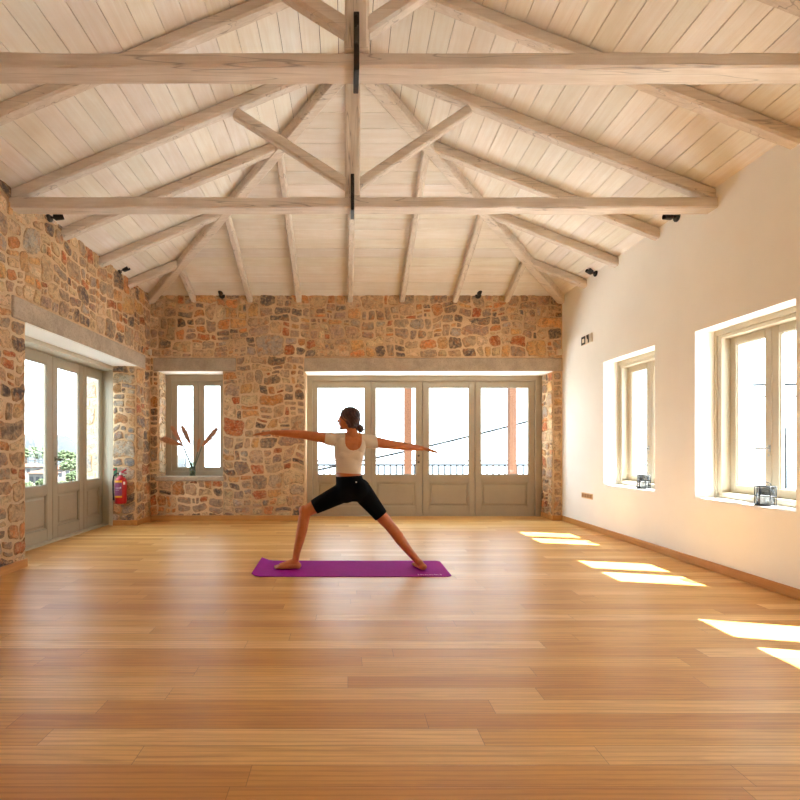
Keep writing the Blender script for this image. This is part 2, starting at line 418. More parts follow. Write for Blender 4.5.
# ------------------------------------------------------------------ rubble stone faces
PAL = [((172,148,124), 17), ((190,160,126), 18), ((140,120,104), 13), ((208,176,134), 14), ((204,132,72), 13), ((182,94,46), 9),
       ((98,86,80), 11), ((214,162,100), 12), ((166,136,114), 12), ((176,162,146), 8), ((222,194,154), 12)]
PALC = [s2l(c) for c, w in PAL]; PALW = [w for c, w in PAL]
def rubble(W, Ht, holes, seed, gap=0.0095, big=1.0):
    """roughly coursed rubble on a W x Ht face: list of (polygon, size)"""
    rr = random.Random(seed); rects = []
    def cut(u0, v0, u1, v1, depth=0):
        w, h = u1-u0, v1-v0
        if w < 0.012 or h < 0.012: return
        for (a, b_, c, d) in holes:
            if u0 < c-1e-4 and u1 > a+1e-4 and v0 < d-1e-4 and v1 > b_+1e-4:
                if u0 >= a-1e-4 and u1 <= c+1e-4 and v0 >= b_-1e-4 and v1 <= d+1e-4: return
                if v1 > d+1e-4: cut(u0, v0, u1, d, depth); cut(u0, d, u1, v1, depth); return
                if u0 < a-1e-4: cut(u0, v0, a, v1, depth); cut(a, v0, u1, v1, depth); return
                if u1 > c+1e-4: cut(u0, v0, c, v1, depth); cut(c, v0, u1, v1, depth); return
                cut(u0, v0, u1, b_, depth); cut(u0, b_, u1, v1, depth); return
        k = rr.random()
        th = (rr.uniform(0.07, 0.10) if k < 0.20 else rr.uniform(0.125, 0.18) if k < 0.72 else rr.uniform(0.19, 0.27))*big
        asp = rr.uniform(0.95, 1.7)
        if (h <= th*1.3 and w <= th*asp*1.35) or (min(w, h) < 0.075*big and max(w, h) < 0.19*big): rects.append((u0, v0, u1, v1)); return
        f = rr.uniform(0.34, 0.66)
        if w/h > asp or (depth == 0 and w > 0.7): 
            if w > 1.2: f = min(0.8, max(0.2, rr.uniform(0.3, 0.7)))
            cut(u0, v0, u0+w*f, v1, depth+1); cut(u0+w*f, v0, u1, v1, depth+1)
        else: cut(u0, v0, u1, v0+h*f, depth+1); cut(u0, v0+h*f, u1, v1, depth+1)
    v = 0.0
    while v < Ht-0.02:
        hb_ = rr.uniform(0.26, 0.52)*big
        if Ht-(v+hb_) < 0.15: hb_ = Ht-v
        cut(0, v, W, v+hb_); v += hb_
    def fade(u, v):
        m = min(u, W-u, v, Ht-v)
        for (a, b_, c, d) in holes:
            m = min(m, math.hypot(max(a-u, 0, u-c), max(b_-v, 0, v-d)))
        return max(0.0, min(1.0, m/0.09))
    def warp(u, v):
        k = fade(u, v)
        du = noise.noise(Vector((u*1.5, v*1.5, seed+.3)))*0.07+noise.noise(Vector((u*5.5, v*5.5, seed+2.3)))*0.035
        dv = noise.noise(Vector((u*1.3, v*1.3, seed+5.3)))*0.10+noise.noise(Vector((u*5, v*5, seed+7.3)))*0.045
        return (u+du*k, v+dv*k)
    res = []
    for (u0, v0, u1, v1) in rects:
        w, h = u1-u0, v1-v0; m = min(w, h); g = gap*rr.uniform(0.6, 1.9)
        g = min(g, m*0.22)
        a0, b0, a1, b1 = u0+g, v0+g, u1-g, v1-g; w, h = a1-a0, b1-b0; m = min(w, h)
        # corners chopped unevenly
        cs = [(a0, b0), (a1, b0), (a1, b1), (a0, b1)]; pts = []
        for i in range(4):
            p, pp, pn = cs[i], cs[i-1], cs[(i+1) % 4]
            c = m*(rr.uniform(0.06, 0.20) if rr.random() < 0.6 else rr.uniform(0.2, 0.46)); c2 = m*rr.uniform(0.06, 0.30)
            l1 = math.hypot(pp[0]-p[0], pp[1]-p[1]); l2 = math.hypot(pn[0]-p[0], pn[1]-p[1])
            pts.append((p[0]+(pp[0]-p[0])/l1*min(c, l1*0.45), p[1]+(pp[1]-p[1])/l1*min(c, l1*0.45)))
            pts.append((p[0]+(pn[0]-p[0])/l2*min(c2, l2*0.45), p[1]+(pn[1]-p[1])/l2*min(c2, l2*0.45)))
        q = []
        for i in range(8):
            a = pts[i]; b_ = pts[(i+1) % 8]; L = math.hypot(b_[0]-a[0], b_[1]-a[1]); n = max(1, int(L/0.035))
            q += [(a[0]+(b_[0]-a[0])*t/n, a[1]+(b_[1]-a[1])*t/n) for t in range(n)]
        pts = q; q = []
        for i in range(len(pts)):
            a = pts[i]; b_ = pts[(i+1) % len(pts)]
            q.append((a[0]*0.78+b_[0]*0.22, a[1]*0.78+b_[1]*0.22)); q.append((a[0]*0.22+b_[0]*0.78, a[1]*0.22+b_[1]*0.78))
        out = []
        jt = min(0.016, m*0.12)
        for a in q:
            k = noise.noise(Vector((a[0]*22+seed*3.1, a[1]*22, u0*9)))*jt; k2 = noise.noise(Vector((a[0]*22, a[1]*22+9.7, v0*9)))*jt
            x_, y_ = warp(*a); out.append((x_+k, y_+k2))
        res.append((out, math.sqrt(w*h)))
    return res
def stone_face(mb, O, U, V, Nn, W, Ht, holes=(), seed=1, hmax=0.015, big=1.0, pal=None):
    O, U, V, Nn = Vector(O), Vector(U), Vector(V), Vector(Nn)
    rr = random.Random(seed*13+5)
    for pts, sz in rubble(W, Ht, list(holes), seed, big=big):
        c = rr.choices(PALC, PALW)[0] if pal is None else rr.choice(pal)
        k = rr.uniform(0.9, 1.2); c = tuple(min(1, v*k*rr.uniform(0.95, 1.05)) for v in c)
        cu = sum(p[0] for p in pts)/len(pts); cv = sum(p[1] for p in pts)/len(pts); n = len(pts)
        h = hmax*rr.uniform(0.35, 1.0); tu, tv = rr.uniform(-0.05, 0.05), rr.uniform(-0.05, 0.05)
        vs = []
        for (ins, z) in ((0.0, -0.01), (0.0, 0.2), (0.05, 0.75), (0.13, 1.0), (0.55, 1.0)):
            for (u, v) in pts:
                uu, vv = u+(cu-u)*ins, v+(cv-v)*ins
                zz = z*h if z > 0 else z
                if z > 0.3: zz += (uu-cu)*tu+(vv-cv)*tv+noise.noise(Vector((uu*16, vv*16, seed)))*0.006
                vs.append(O+U*uu+V*vv+Nn*zz)
        vs.append(O+U*cu+V*cv+Nn*h*1.05)
        o_ = len(mb.v); mb.v.extend([tuple(p) for p in vs]); mo = s2l((206, 168, 124))
        for r_ in range(5):
            for i in range(n):
                p = pts[i]; kk = noise.noise(Vector((p[0]*26, p[1]*26, seed+r_)))
                k_ = (1.0, 0.8, 0.4+0.6*kk, 0.22+0.75*kk, 0.0)[r_]; k_ = max(0, min(1, k_))
                f = (r_*n+i, r_*n+(i+1)%n, (r_+1)*n+(i+1)%n, (r_+1)*n+i) if r_ < 4 else (4*n+i, 4*n+(i+1)%n, 5*n)
                mb.f.append(tuple(j+o_ for j in f)); mb.c.append(tuple(a_+(b_-a_)*k_ for a_, b_ in zip(c, mo))); mb.m.append(mb.mi)
def wall_boxes(mb, axis, a0, a1, z0, z1, p0, p1, holes):
    """box pieces of a wall running along axis ('x' or 'y'), thickness p0..p1, leaving rectangular holes"""
    us = sorted({a0, a1, *[h[0] for h in holes], *[h[2] for h in holes]}); vs = sorted({z0, z1, *[h[1] for h in holes], *[h[3] for h in holes]})
    for i in range(len(us)-1):
        run = None
        for j in range(len(vs)-1):
            cu, cv = (us[i]+us[i+1])/2, (vs[j]+vs[j+1])/2
            inside = any(h[0] < cu < h[2] and h[1] < cv < h[3] for h in holes)
            if not inside:
                if run is None: run = vs[j]
            if (inside or j == len(vs)-2) and run is not None:
                top = vs[j] if inside else vs[j+1]
                if axis == 'x': mb.box((us[i], p0, run), (us[i+1], p1, top))
                else: mb.box((p0, us[i], run), (p1, us[i+1], top))
                run = None

ZTOP = ZC+0.06
# ---- back wall
LZ0, LZ1 = 2.392, 2.602                    # lintel underside and top
BD = (-0.658, 3.323)                       # back door opening
BW = (-3.01, -1.975, 0.64, LZ0)            # back window opening
mb = MB()
holes = [(BD[0], -0.2, BD[1], LZ0), (BW[0], BW[2], BW[1], BW[3])]
wall_boxes(mb, 'x', XL-0.6, XR+0.1, GZ, ZTOP, YB, YB+0.56, holes)
mb.mi = 1
lint = [(BD[0]-0.01, LZ0-0.01, XR, LZ1+0.012), (-3.085, LZ0-0.01, -1.765, LZ1+0.012)]
hs = [(h[0]-XL, h[1], h[2]-XL, h[3]) for h in holes+lint]
stone_face(mb, (XL, YB, 0.0), (1,0,0), (0,0,1), (0,-1,0), XR-XL, ZTOP-0.03, hs, 11)
stone_face(mb, (BD[1], YB+0.01, 0), (0,1,0), (0,0,1), (-1,0,0), 0.45, LZ0, (), 12, 0.018)
stone_face(mb, (BW[0], YB+0.005, BW[2]), (0,1,0), (0,0,1), (1,0,0), 0.34, LZ0-BW[2], (), 13, 0.014, 0.9, [s2l((214,190,158)), s2l((196,172,144)), s2l((222,200,170))])
stone_face(mb, (BW[1], YB+0.005, BW[2]), (0,1,0), (0,0,1), (-1,0,0), 0.34, LZ0-BW[2], (), 14, 0.012, 0.9)
wb = mb.build('wall_back', [M['mortar'], M['stone']], smooth=True, colors=True)
tag(wb, 'rubble stone end wall in sand mortar around the four-leaf glazed doors', None, None, 'structure')

# ---- left wall
LD = (4.90, 7.49)
mb = MB(); holes = [(LD[0], -0.2, LD[1], LZ0)]
wall_boxes(mb, 'y', YR-0.2, YB+0.56, GZ, ZTOP, XL-0.345, XL, holes)
wall_boxes(mb, 'y', YR-0.2, YB+0.56, GZ, ZTOP, XL-0.56, XL-0.345, [(LD[0]-0.15, -0.3, LD[1]+0.16, LZ0)])
mb.mi = 1
Y0 = 0.4
hs = [(LD[0]-Y0, -0.2, LD[1]-Y0, LZ0), (4.70-Y0, LZ0-0.01, 7.80-Y0, LZ1+0.012)]
stone_face(mb, (XL, Y0, 0), (0,1,0), (0,0,1), (1,0,0), YB-Y0, ZTOP-0.03, hs, 21)
stone_face(mb, (XL-0.005, LD[1], 0), (-1,0,0), (0,0,1), (0,-1,0), 0.345, LZ0, (), 22, 0.018, 1.0, [s2l((170,160,150)), s2l((140,130,124)), s2l((190,178,162)), s2l((110,102,98)), s2l((200,150,100))])
wl = mb.build('wall_left', [M['mortar'], M['stone']], smooth=True, colors=True)
tag(wl, 'rubble stone side wall with the three glazed door leaves', None, None, 'structure')

# ---- right wall, plastered
WW, WZ0, WZ1 = 1.115, 0.657, 2.315
WF = [6.732-1.765*k for k in range(5)]
mb = MB()
holes = [(w-WW, WZ0, w, WZ1) for w in WF]
wall_boxes(mb, 'y', YR-0.2, YB+0.02, GZ, ZTOP, XR, XR+0.34, holes)
mb.mi = 1
outs = [(w-WW-0.42, WZ0-0.12, w+0.0, WZ1+0.5) for w in WF]
wall_boxes(mb, 'y', YR-0.2, YB+0.56, GZ, ZTOP, XR+0.34, XR+0.52, outs)
tag(mb.build('wall_right', [M['plaster'], M['ext_stone']]), 'smooth white plastered wall with deep window recesses', None, None, 'structure')
# ---- rear wall, behind the camera, unseen; kept solid to cut the light from behind
mb = MB(); wall_boxes(mb, 'x', XL-0.56, XR+0.52, GZ, 5.1, YR-0.3, YR, [])
tag(mb.build('wall_rear', M['mortar']), None, None, None, 'structure')

# ---- floor
mb = MB(); mb.box((XL-0.60, YR-0.25, -0.12), (XR+0.3, YB+0.60, 0.0))
tag(mb.build('floor', M['floor']), 'glossy honey oak plank floor', None, None, 'structure')

# ---- ceiling: separate boards in three slopes, one mesh
def zl(x): return ZC+(ZR-ZC)*(x-XL)/(XRID-XL)
def zr(x): return ZC+(ZR-ZC)*(XR-x)/(XR-XRID)
def zb(y): return ZC+(ZR-ZC)*(YB-y)/(YB-YAP)
def yhl(x): return YB-(YB-YAP)*(x-XL)/(XRID-XL)
def yhr(x): return YB-(YB-YAP)*(XR-x)/(XR-XRID)
def xhl(y): return XL+(XRID-XL)*(YB-y)/(YB-YAP)
def xhr(y): return XR-(XR-XRID)*(YB-y)/(YB-YAP)
mb = MB(); rb = random.Random(3)
def board(q, T=0.022):
    k = rb.uniform(0.93, 1.05); c = (k*rb.uniform(0.985, 1.0), k*rb.uniform(0.97, 1.0), k*rb.uniform(0.93, 0.99))
    lo = [Vector(p) for p in q]; up = [p+Vector((0,0,T)) for p in lo]
    mb.add(lo+up, [(0,1,2,3),(7,6,5,4),(0,4,5,1),(1,5,6,2),(2,6,7,3),(3,7,4,0)], c)
GAP = 0.0028
x = XL-0.02; BWd = 0.163
while x < XRID:
    a, b_ = x+GAP, min(x+BWd, XRID)-GAP
    board([(a, YR-0.1, zl(a)), (b_, YR-0.1, zl(b_)), (b_, yhl(b_), zl(b_)), (a, yhl(a), zl(a))]); x += BWd
x = XR+0.02
while x > XRID:
    a, b_ = x-GAP, max(x-BWd, XRID)+GAP
    board([(a, YR-0.1, zr(a)), (b_, YR-0.1, zr(b_)), (b_, yhr(b_), zr(b_)), (a, yhr(a), zr(a))]); x -= BWd
mb.mi = 1; y = YB+0.03
while y > YAP:
    a, b_ = y-GAP, max(y-BWd, YAP)+GAP
    board([(xhl(a), a, zb(a)), (xhr(a), a, zb(a)), (xhr(b_), b_, zb(b_)), (xhl(b_), b_, zb(b_))]); y -= BWd
mb.mi = 2
def slab(q):
    lo = [Vector(p)+Vector((0,0,0.02)) for p in q]; up = [p+Vector((0,0,0.12)) for p in lo]
    n = len(q)
    mb.add(lo+up, [tuple(range(n)), tuple(range(2*n-1, n-1, -1))]+[(i, i+n, (i+1)%n+n, (i+1)%n) for i in range(n)], (1,1,1))
e = 0.7
dz = e*(ZR-ZC)/(XRID-XL)
slab([(XL-e, YR-0.4, ZC-dz), (XRID, YR-0.4, ZR), (XRID, YAP, ZR), (XL-e, YB+e, ZC-dz)])
slab([(XR+e, YR-0.4, ZC-dz), (XRID, YR-0.4, ZR), (XRID, YAP, ZR), (XR+e, YB+e, ZC-dz)])
slab([(XL-e, YB+e, ZC-dz), (XR+e, YB+e, ZC-dz), (XRID, YAP, ZR)])
tag(mb.build('ceiling', [M['board'], M['board_x'], M['dark_gap']], colors=True), 'limewashed board lining of the hipped roof', None, None, 'structure')

# ------------------------------------------------------------------ roof timbers
def beam(p0, p1, w, h, up=(0,0,1), mat_axis=None, name='rafter', parent=None, seed=0, rough=0.004, ch=0.016, mb=None):
    """hewn timber from p0 to p1 (axis line), w across, h along up"""
    p0, p1 = Vector(p0), Vector(p1); d = (p1-p0); L = d.length; d.normalize()
    up = Vector(up); side = d.cross(up).normalized(); up = side.cross(d).normalized()
    n = max(4, int(L/0.16)); rr = random.Random(seed)
    prof = [(-w/2+ch, -h/2), (w/2-ch, -h/2), (w/2, -h/2+ch), (w/2, h/2-ch), (w/2-ch, h/2), (-w/2+ch, h/2), (-w/2, h/2-ch), (-w/2, -h/2+ch)]
    own = mb is None
    if own: mb = MB()
    vs, fs = [], []
    for i in range(n+1):
        c = p0+d*(L*i/n)
        for j, (a, b_) in enumerate(prof):
            ka = noise.noise(Vector((i*0.45+seed*7.3, j//2*3.1, 1.5)))*rough; kb = noise.noise(Vector((i*0.45+seed*5.1, j//2*2.3, 8.5)))*rough
            vs.append(c+side*(a+ka)+up*(b_+kb))
    for i in range(n):
        for j in range(8): fs.append((i*8+j, i*8+(j+1)%8, (i+1)*8+(j+1)%8, (i+1)*8+j))
    fs.append(tuple(range(7, -1, -1))); fs.append(tuple(n*8+j for j in range(8)))
    mb.add(vs, fs)
    if not own: return None
    ax = mat_axis or 'XYZ'[max(range(3), key=lambda i: abs(d[i]))]
    return mb.build(name, M['beam_'+ax], parent)

RH, RW = 0.105, 0.105
def side_rafter(left, Y, xtop, seed, w=RW, h=RH, parent=None, oz=0.0):
    z = zl if left else zr; xw = XL-0.02 if left else XR+0.02
    nx = (ZR-ZC)/((XRID-XL) if left else (XR-XRID)); off = (h/2+0.002)*math.sqrt(1+nx*nx)
    return beam((xw, Y-oz, z(xw)-off), (xtop, Y-oz, z(xtop)-off), w, h, (0,0,1), name='rafter', parent=parent, seed=seed)
TIE_Z0, TIE_H, TIE_T = 3.402, 0.100, 0.15
def truss(Y, seed, label, TIE_Z0=3.402, TIE_H=0.10):
    r = empty('roof_truss', (XRID, Y, TIE_Z0))
    def loc(o):
        # geometry is written in world space: shift to the truss origin
        o.data.transform(Matrix.Translation((-XRID, -Y, -TIE_Z0))); return o
    tag(r, label, 'roof truss', 'king-post roof trusses')
    zc = TIE_Z0+TIE_H/2
    t = loc(beam((XL-0.01, Y, zc), (XR+0.01, Y, zc), TIE_T, TIE_H, name='tie_beam', parent=r, seed=seed, rough=0.008, ch=0.012))
    kx = 0.063
    loc(beam((kx, Y-0.005, TIE_Z0+TIE_H-0.002), (kx, Y-0.005, ZR-0.08), 0.143, 0.12, (0,-1,0), name='king_post', parent=r, seed=seed+1))
    for left in (True, False): loc(side_rafter(left, Y, XRID+(-0.02 if left else 0.02), seed+2+left, parent=r))
    zz = 3.64
    for s in (-1, 1):
        xt = kx+s*1.10; zt = (zl if s < 0 else zr)(xt)-0.15
        loc(beam((kx+s*0.05, Y-0.012, zz), (xt, Y-0.012, zt), 0.085, 0.095, name='strut', parent=r, seed=seed+5+s))
    b = MB(); yf = Y-TIE_T/2-0.005
    b.bbox((kx-0.018, yf-0.018, TIE_Z0-0.03), (kx+0.014, yf, TIE_Z0+0.305), 0.003)
    b.bbox((kx-0.018, yf-0.018, TIE_Z0-0.03), (kx+0.014, Y+TIE_T/2+0.03, TIE_Z0-0.012), 0.003)
    for zz_ in (0.28, 0.22, 0.12): b.sphere((kx-0.002, yf-0.018, TIE_Z0+zz_), (0.010, 0.006, 0.010), 8, 6)
    o = loc(b.build('iron_strap', M['iron'], r)); o['label'] = 'black iron strap'
    b = MB(); b.bbox((kx-0.07, Y-TIE_T/2-0.012, TIE_Z0+TIE_H+0.002), (kx+0.07, Y-TIE_T/2+0.03, TIE_Z0+TIE_H+0.022), 0.004)
    loc(b.build('wedge', M['beam_X'], r))
    return r
truss(2.985, 100, 'limewashed king-post truss nearest the camera, spanning the picture near its top', 3.378, 0.088)
truss(YAP, 200, 'limewashed king-post truss above the woman, both its beam ends in view')
ordn = ['first', 'second', 'third', 'fourth', 'fifth', 'sixth', 'seventh']
def rl(o, label, grp): tag(o, label, 'rafter', grp); return o
# common and jack rafters of the side slopes
for left in (True, False):
    sd = 'stone wall' if left else 'plastered wall'
    g = 'rafters over the %s' % sd
    for k, Y in enumerate((2.13, 3.86)):
        o = side_rafter(left, Y, XRID+(-0.02 if left else 0.02), 300+k+10*left)
        rl(o, 'limewashed full-length rafter over the %s, %s' % (sd, ('nearer than both trusses', 'midway between the two trusses')[k]), g)
    for k, Y in enumerate((5.574, 6.41, 7.25)):
        xt = (xhl if left else xhr)(Y)
        o = side_rafter(left, Y, xt, 320+k+10*left)
        rl(o, 'short limewashed rafter from the %s to the hip, %s beyond the farther truss' % (sd, ordn[k]), g)
# hip rafters
for left in (True, False):
    xw = XL if left else XR
    d = Vector((XRID-xw, YAP-YB, ZR-ZC)); p0 = Vector((xw, YB, ZC))-Vector((0,0,0.075)); p1 = Vector((XRID, YAP, ZR))-Vector((0,0,0.075))
    o = beam(p0-d.normalized()*0.03, p1, 0.125, 0.125, name='hip_rafter', seed=400+left, mat_axis='X')
    rl(o, 'thick diagonal hip rafter rising from the corner of stone end wall and %s' % ('stone side wall' if left else 'plastered wall'), 'hip rafters')
# jack rafters on the back slope
px_back = [(-2.44, 'second corner'), (-1.54, ''), (-0.754, ''), (0.07, ''), (0.9, ''), (1.75, ''), (2.58, '')]
nx = (ZR-ZC)/(YB-YAP); off = (0.05+0.002)*math.sqrt(1+nx*nx)
desc = ['first from the stone side wall', 'second from the stone side wall', 'third from the stone side wall', 'the middle one, in line with the king posts',
        'third from the plastered wall', 'second from the plastered wall', 'first from the plastered wall']
for k, (X, _) in enumerate(px_back):
    yt = yhl(X) if X < XRID-0.02 else (yhr(X) if X > XRID+0.02 else YAP+0.06)
    o = beam((X, YB+0.02, zb(YB+0.02)-off), (X, yt+0.02, zb(yt+0.02)-off), 0.085, 0.10, name='rafter', seed=420+k)
    rl(o, 'limewashed rafter above the stone end wall, %s' % desc[k], 'rafters over the stone end wall')

# ------------------------------------------------------------------ lintels, sills, skirtings
def trim(name, a, b_, m, r=0.006, label=None):
    t = MB(); t.bbox(a, b_, r); o = t.build(name, m); tag(o, label, None, None, 'structure'); return o
trim('trim_1', (BD[0]-0.01, YB-0.022, LZ0), (XR, YB+0.45, LZ1), M['concrete'], 0.01, 'long grey stone lintel over the end wall doors')
trim('trim_2', (-3.085, YB-0.022, LZ0), (-1.765, YB+0.34, LZ1), M['concrete'], 0.01, 'grey stone lintel over the small window in the stone end wall')
trim('trim_3', (XL-0.345, 4.70, LZ0), (XL+0.022, 7.80, LZ1), M['concrete'], 0.01, 'grey stone lintel over the side doors')
def soffit(o, a, b_):
    t = MB(); t.box(a, b_); k = len(o.data.materials); me = o.data; o.data.materials.append(M['plaster'])
    bm = bmesh.new(); bm.from_mesh(me); q = bmesh.ops.create_cube(bm, size=1.0)
    for v in q['verts']: v.co = Vector([a[i]+(v.co[i]+0.5)*(b_[i]-a[i]) for i in range(3)])
    for f in {f for v in q['verts'] for f in v.link_faces}: f.material_index = k
    bm.to_mesh(me); bm.free()
soffit(bpy.data.objects['trim_1'], (BD[0]+0.002, YB-0.012, LZ0-0.006), (BD[1]-0.002, YB+0.455, LZ0+0.002))
soffit(bpy.data.objects['trim_2'], (BW[0]+0.002, YB-0.012, LZ0-0.006), (BW[1]-0.002, YB+0.33, LZ0+0.002))
soffit(bpy.data.objects['trim_3'], (XL-0.345, LD[0]+0.002, LZ0-0.006), (XL+0.012, LD[1]-0.002, LZ0+0.002))
trim('trim_4', (BW[0]-0.04, YB-0.035, 0.63), (BW[1]+0.02, YB+0.36, 0.70), M['concrete'], 0.008, 'grey stone sill under the vase')
BH = 0.082
trim('baseboard_right', (XR-0.018, YR, 0), (XR, YB, BH), M['skirting'], 0.004, 'oak skirting along the plastered wall')
t = MB(); t.bbox((XL, YB-0.03, 0), (BD[0]-0.0, YB, BH), 0.004); t.bbox((BD[1]-0.02, YB-0.03, 0), (XR-0.018, YB, BH), 0.004); t.bbox((BD[1]-0.022, YB-0.03, 0), (BD[1], YB+0.46, BH), 0.004)
tag(t.build('baseboard_back', M['skirting_x']), 'oak skirting along the stone end wall', None, None, 'structure')
t = MB(); t.bbox((XL, LD[1]-0.02, 0), (XL+0.03, YB-0.03, BH), 0.004); t.bbox((XL-0.34, LD[1]-0.022, 0), (XL+0.03, LD[1], BH), 0.004)
t.bbox((XL, YR, 0), (XL+0.03, LD[0], BH), 0.004)
tag(t.build('baseboard_left', M['skirting']), 'oak skirting along the stone side wall', None, None, 'structure')

# ------------------------------------------------------------------ doors and windows
def ring(mb, x0, x1, z0, z1, y0, y1, l, r, b_, t):
    """rectangular frame: outer x0..x1 z0..z1, member widths left right bottom top"""
    mb.bbox((x0, y0, z0), (x0+l, y1, z1)); mb.bbox((x1-r, y0, z0), (x1, y1, z1))
    if b_: mb.bbox((x0+l, y0, z0), (x1-r, y1, z0+b_))
    if t: mb.bbox((x0+l, y0, z1-t), (x1-r, y1, z1))
def door_leaf(root, x0, x1, gx0, gx1, y, ztop, gz0, gz1, pz0, pz1, m, name='leaf', z0=0.012):
    T = 0.05; mb = MB()
    mb.bbox((x0+0.004, y, z0), (gx0, y+T, ztop), 0.006); mb.bbox((gx1, y, z0), (x1-0.004, y+T, ztop), 0.006)
    mb.bbox((gx0, y, gz1), (gx1, y+T, ztop)); mb.bbox((gx0, y, pz1), (gx1, y+T, gz0)); mb.bbox((gx0, y, z0), (gx1, y+T, pz0))
    # glazing beads
    ring(mb, gx0, gx1, gz0, gz1, y+0.012, y+0.03, 0.009, 0.009, 0.009, 0.009)
    mb.box((x1-0.03, y+T+0.0005, z0), (x1+0.03, y+T+0.014, ztop))
    o = mb.build(name, m, root)
    g = MB(); g.box((gx0, y+0.030, gz0), (gx1, y+0.034, gz1)); g.build('pane', M['glass'], o)
    p = MB()
    ring(p, gx0, gx1, pz0, pz1, y+0.008, y+0.03, 0.014, 0.014, 0.014, 0.014)
    p.box((gx0, y+0.028, pz0), (gx1, y+0.036, pz1))
    # raised field
    a, b_, c, d = gx0+0.03, gx1-0.03, pz0+0.03, pz1-0.03; e = 0.022
    p.add([(a,y+0.028,c),(b_,y+0.028,c),(b_,y+0.028,d),(a,y+0.028,d),(a+e,y+0.012,c+e),(b_-e,y+0.012,c+e),(b_-e,y+0.012,d-e),(a+e,y+0.012,d-e)],
          [(4,5,6,7),(0,1,5,4),(1,2,6,5),(2,3,7,6),(3,0,4,7)])
    p.build('panel', m, o)
    return o
def lever(parent, x, y, z, sgn=1, m=None, n=0.115):
    h = MB(); m = m or M['steel']
    h.bbox((x-0.013, y-0.006, z-0.03), (x+0.013, y, z+0.03), 0.003)
    h.tube([(x, y-0.004, z), (x, y-0.05, z), (x+sgn*0.02, y-0.056, z), (x+sgn*n, y-0.056, z-0.004)], 0.009, 8)
    h.sphere((x, y-0.009, z-0.062), (0.008, 0.004, 0.012), 8, 6)
    return h.build('handle', m, parent, smooth=True)
# door_2 in the end wall
D2 = empty('door_2', (0, YB+0.46, 0)); tag(D2, 'four-leaf taupe glazed doors in the stone end wall', None, None, 'structure')
fr = MB(); ring(fr, BD[0]-0.01, BD[1]+0.01, 0, LZ0+0.005, 0, 0.10, 0.10, 0.115, 0, 0.095)
fr.bbox((BD[0]+0.085, 0.02, 0), (BD[1]-0.09, 0.1, 0.012), 0.003)
fr.build('door_frame', M['paint'], D2)
yl = 0.045; sc2 = F/(YB+0.46+yl)
def xb(px): return (px-CX)/sc2
for i, (a, b_, g0, g1) in enumerate(((312.5, 371, 317.3, 364.7), (371, 422.3, 375.7, 416), (422.3, 475, 429, 469), (475, 535, 481, 528.7))):
    lf = door_leaf(D2, xb(a), xb(b_), xb(g0), xb(g1), yl, 2.302, 0.705, 2.19, 0.16, 0.58, M['paint'])
    if i == 1:
        h = MB()
        for zz in (1.03, 0.92):
            h.tube([(xb(418.5), yl, zz), (xb(418.5), yl-0.02, zz)], 0.016, 10); h.sphere((xb(418.5), yl-0.03, zz), 0.018, 10, 8)
        h.build('handle', M['dark_steel'], lf, smooth=True)
# door_1 in the left wall (local x runs to +Y, local y runs out to -X)
D1 = empty('door_1', (XL-0.345, 0, 0), PI/2); tag(D1, 'taupe glazed doors in the stone side wall, leaves ending beside the extinguisher', None, None, 'structure')
fr = MB(); ring(fr, LD[0]-0.12, LD[1]+0.13, 0, LZ0+0.01, 0.0, 0.06, 0.12, 0.13, 0, 0.075)
ring(fr, LD[0]-0.16, LD[1]+0.17, 0, LZ0+0.01, 0.06, 0.26, 0.06, 0.06, 0, 0.075)
fr.bbox((LD[0]-0.1, 0.10, 0.0), (LD[1]+0.11, 0.26, 0.014), 0.003)
fr.build('door_frame', M['paint_pale'], D1)
yl = 0.205
for i, (a, b_) in enumerate(((4.80, 5.55), (5.55, 6.30), (6.30, 7.05), (7.05, 7.60))):
    st = 0.115 if i < 3 else 0.085
    lf = door_leaf(D1, a, b_, a+st, b_-st, yl, 2.325, 0.70, 2.195, 0.16, 0.585, M['paint'])
    if i == 2: lever(lf, a+0.05, yl, 1.02, 1, M['dark_steel'])
# window_1 in the end wall
W1o = empty('window_1', (0, YB+0.33, 0)); tag(W1o, 'taupe casement window behind the vase', None, None, 'structure')
fr = MB(); ring(fr, BW[0], BW[1]+0.035, 0.70, LZ0, 0, 0.10, 0.092, 0.082, 0.075, 0.11); fr.build('window_frame', M['paint'], W1o)
def sash(root, x0, x1, z0, z1, y, st, m, rail_b=None, rail_t=None, T=0.05):
    mb = MB(); rb_, rt_ = rail_b or st, rail_t or st
    ring(mb, x0, x1, z0, z1, y, y+T, st, st, rb_, rt_)
    ring(mb, x0+st, x1-st, z0+rb_, z1-rt_, y+0.012, y+0.03, 0.008, 0.008, 0.008, 0.008)
    o = mb.build('sash', m, root)
    g = MB(); g.box((x0+st, y+0.030, z0+rb_), (x1-st, y+0.034, z1-rt_)); g.build('pane', M['glass'], o)
    return o
sash(W1o, -2.925, -2.476, 0.76, 2.29, 0.04, 0.088, M['paint'], 0.072, 0.08)
sash(W1o, -2.474, -2.02, 0.76, 2.29, 0.04, 0.088, M['paint'], 0.072, 0.08)
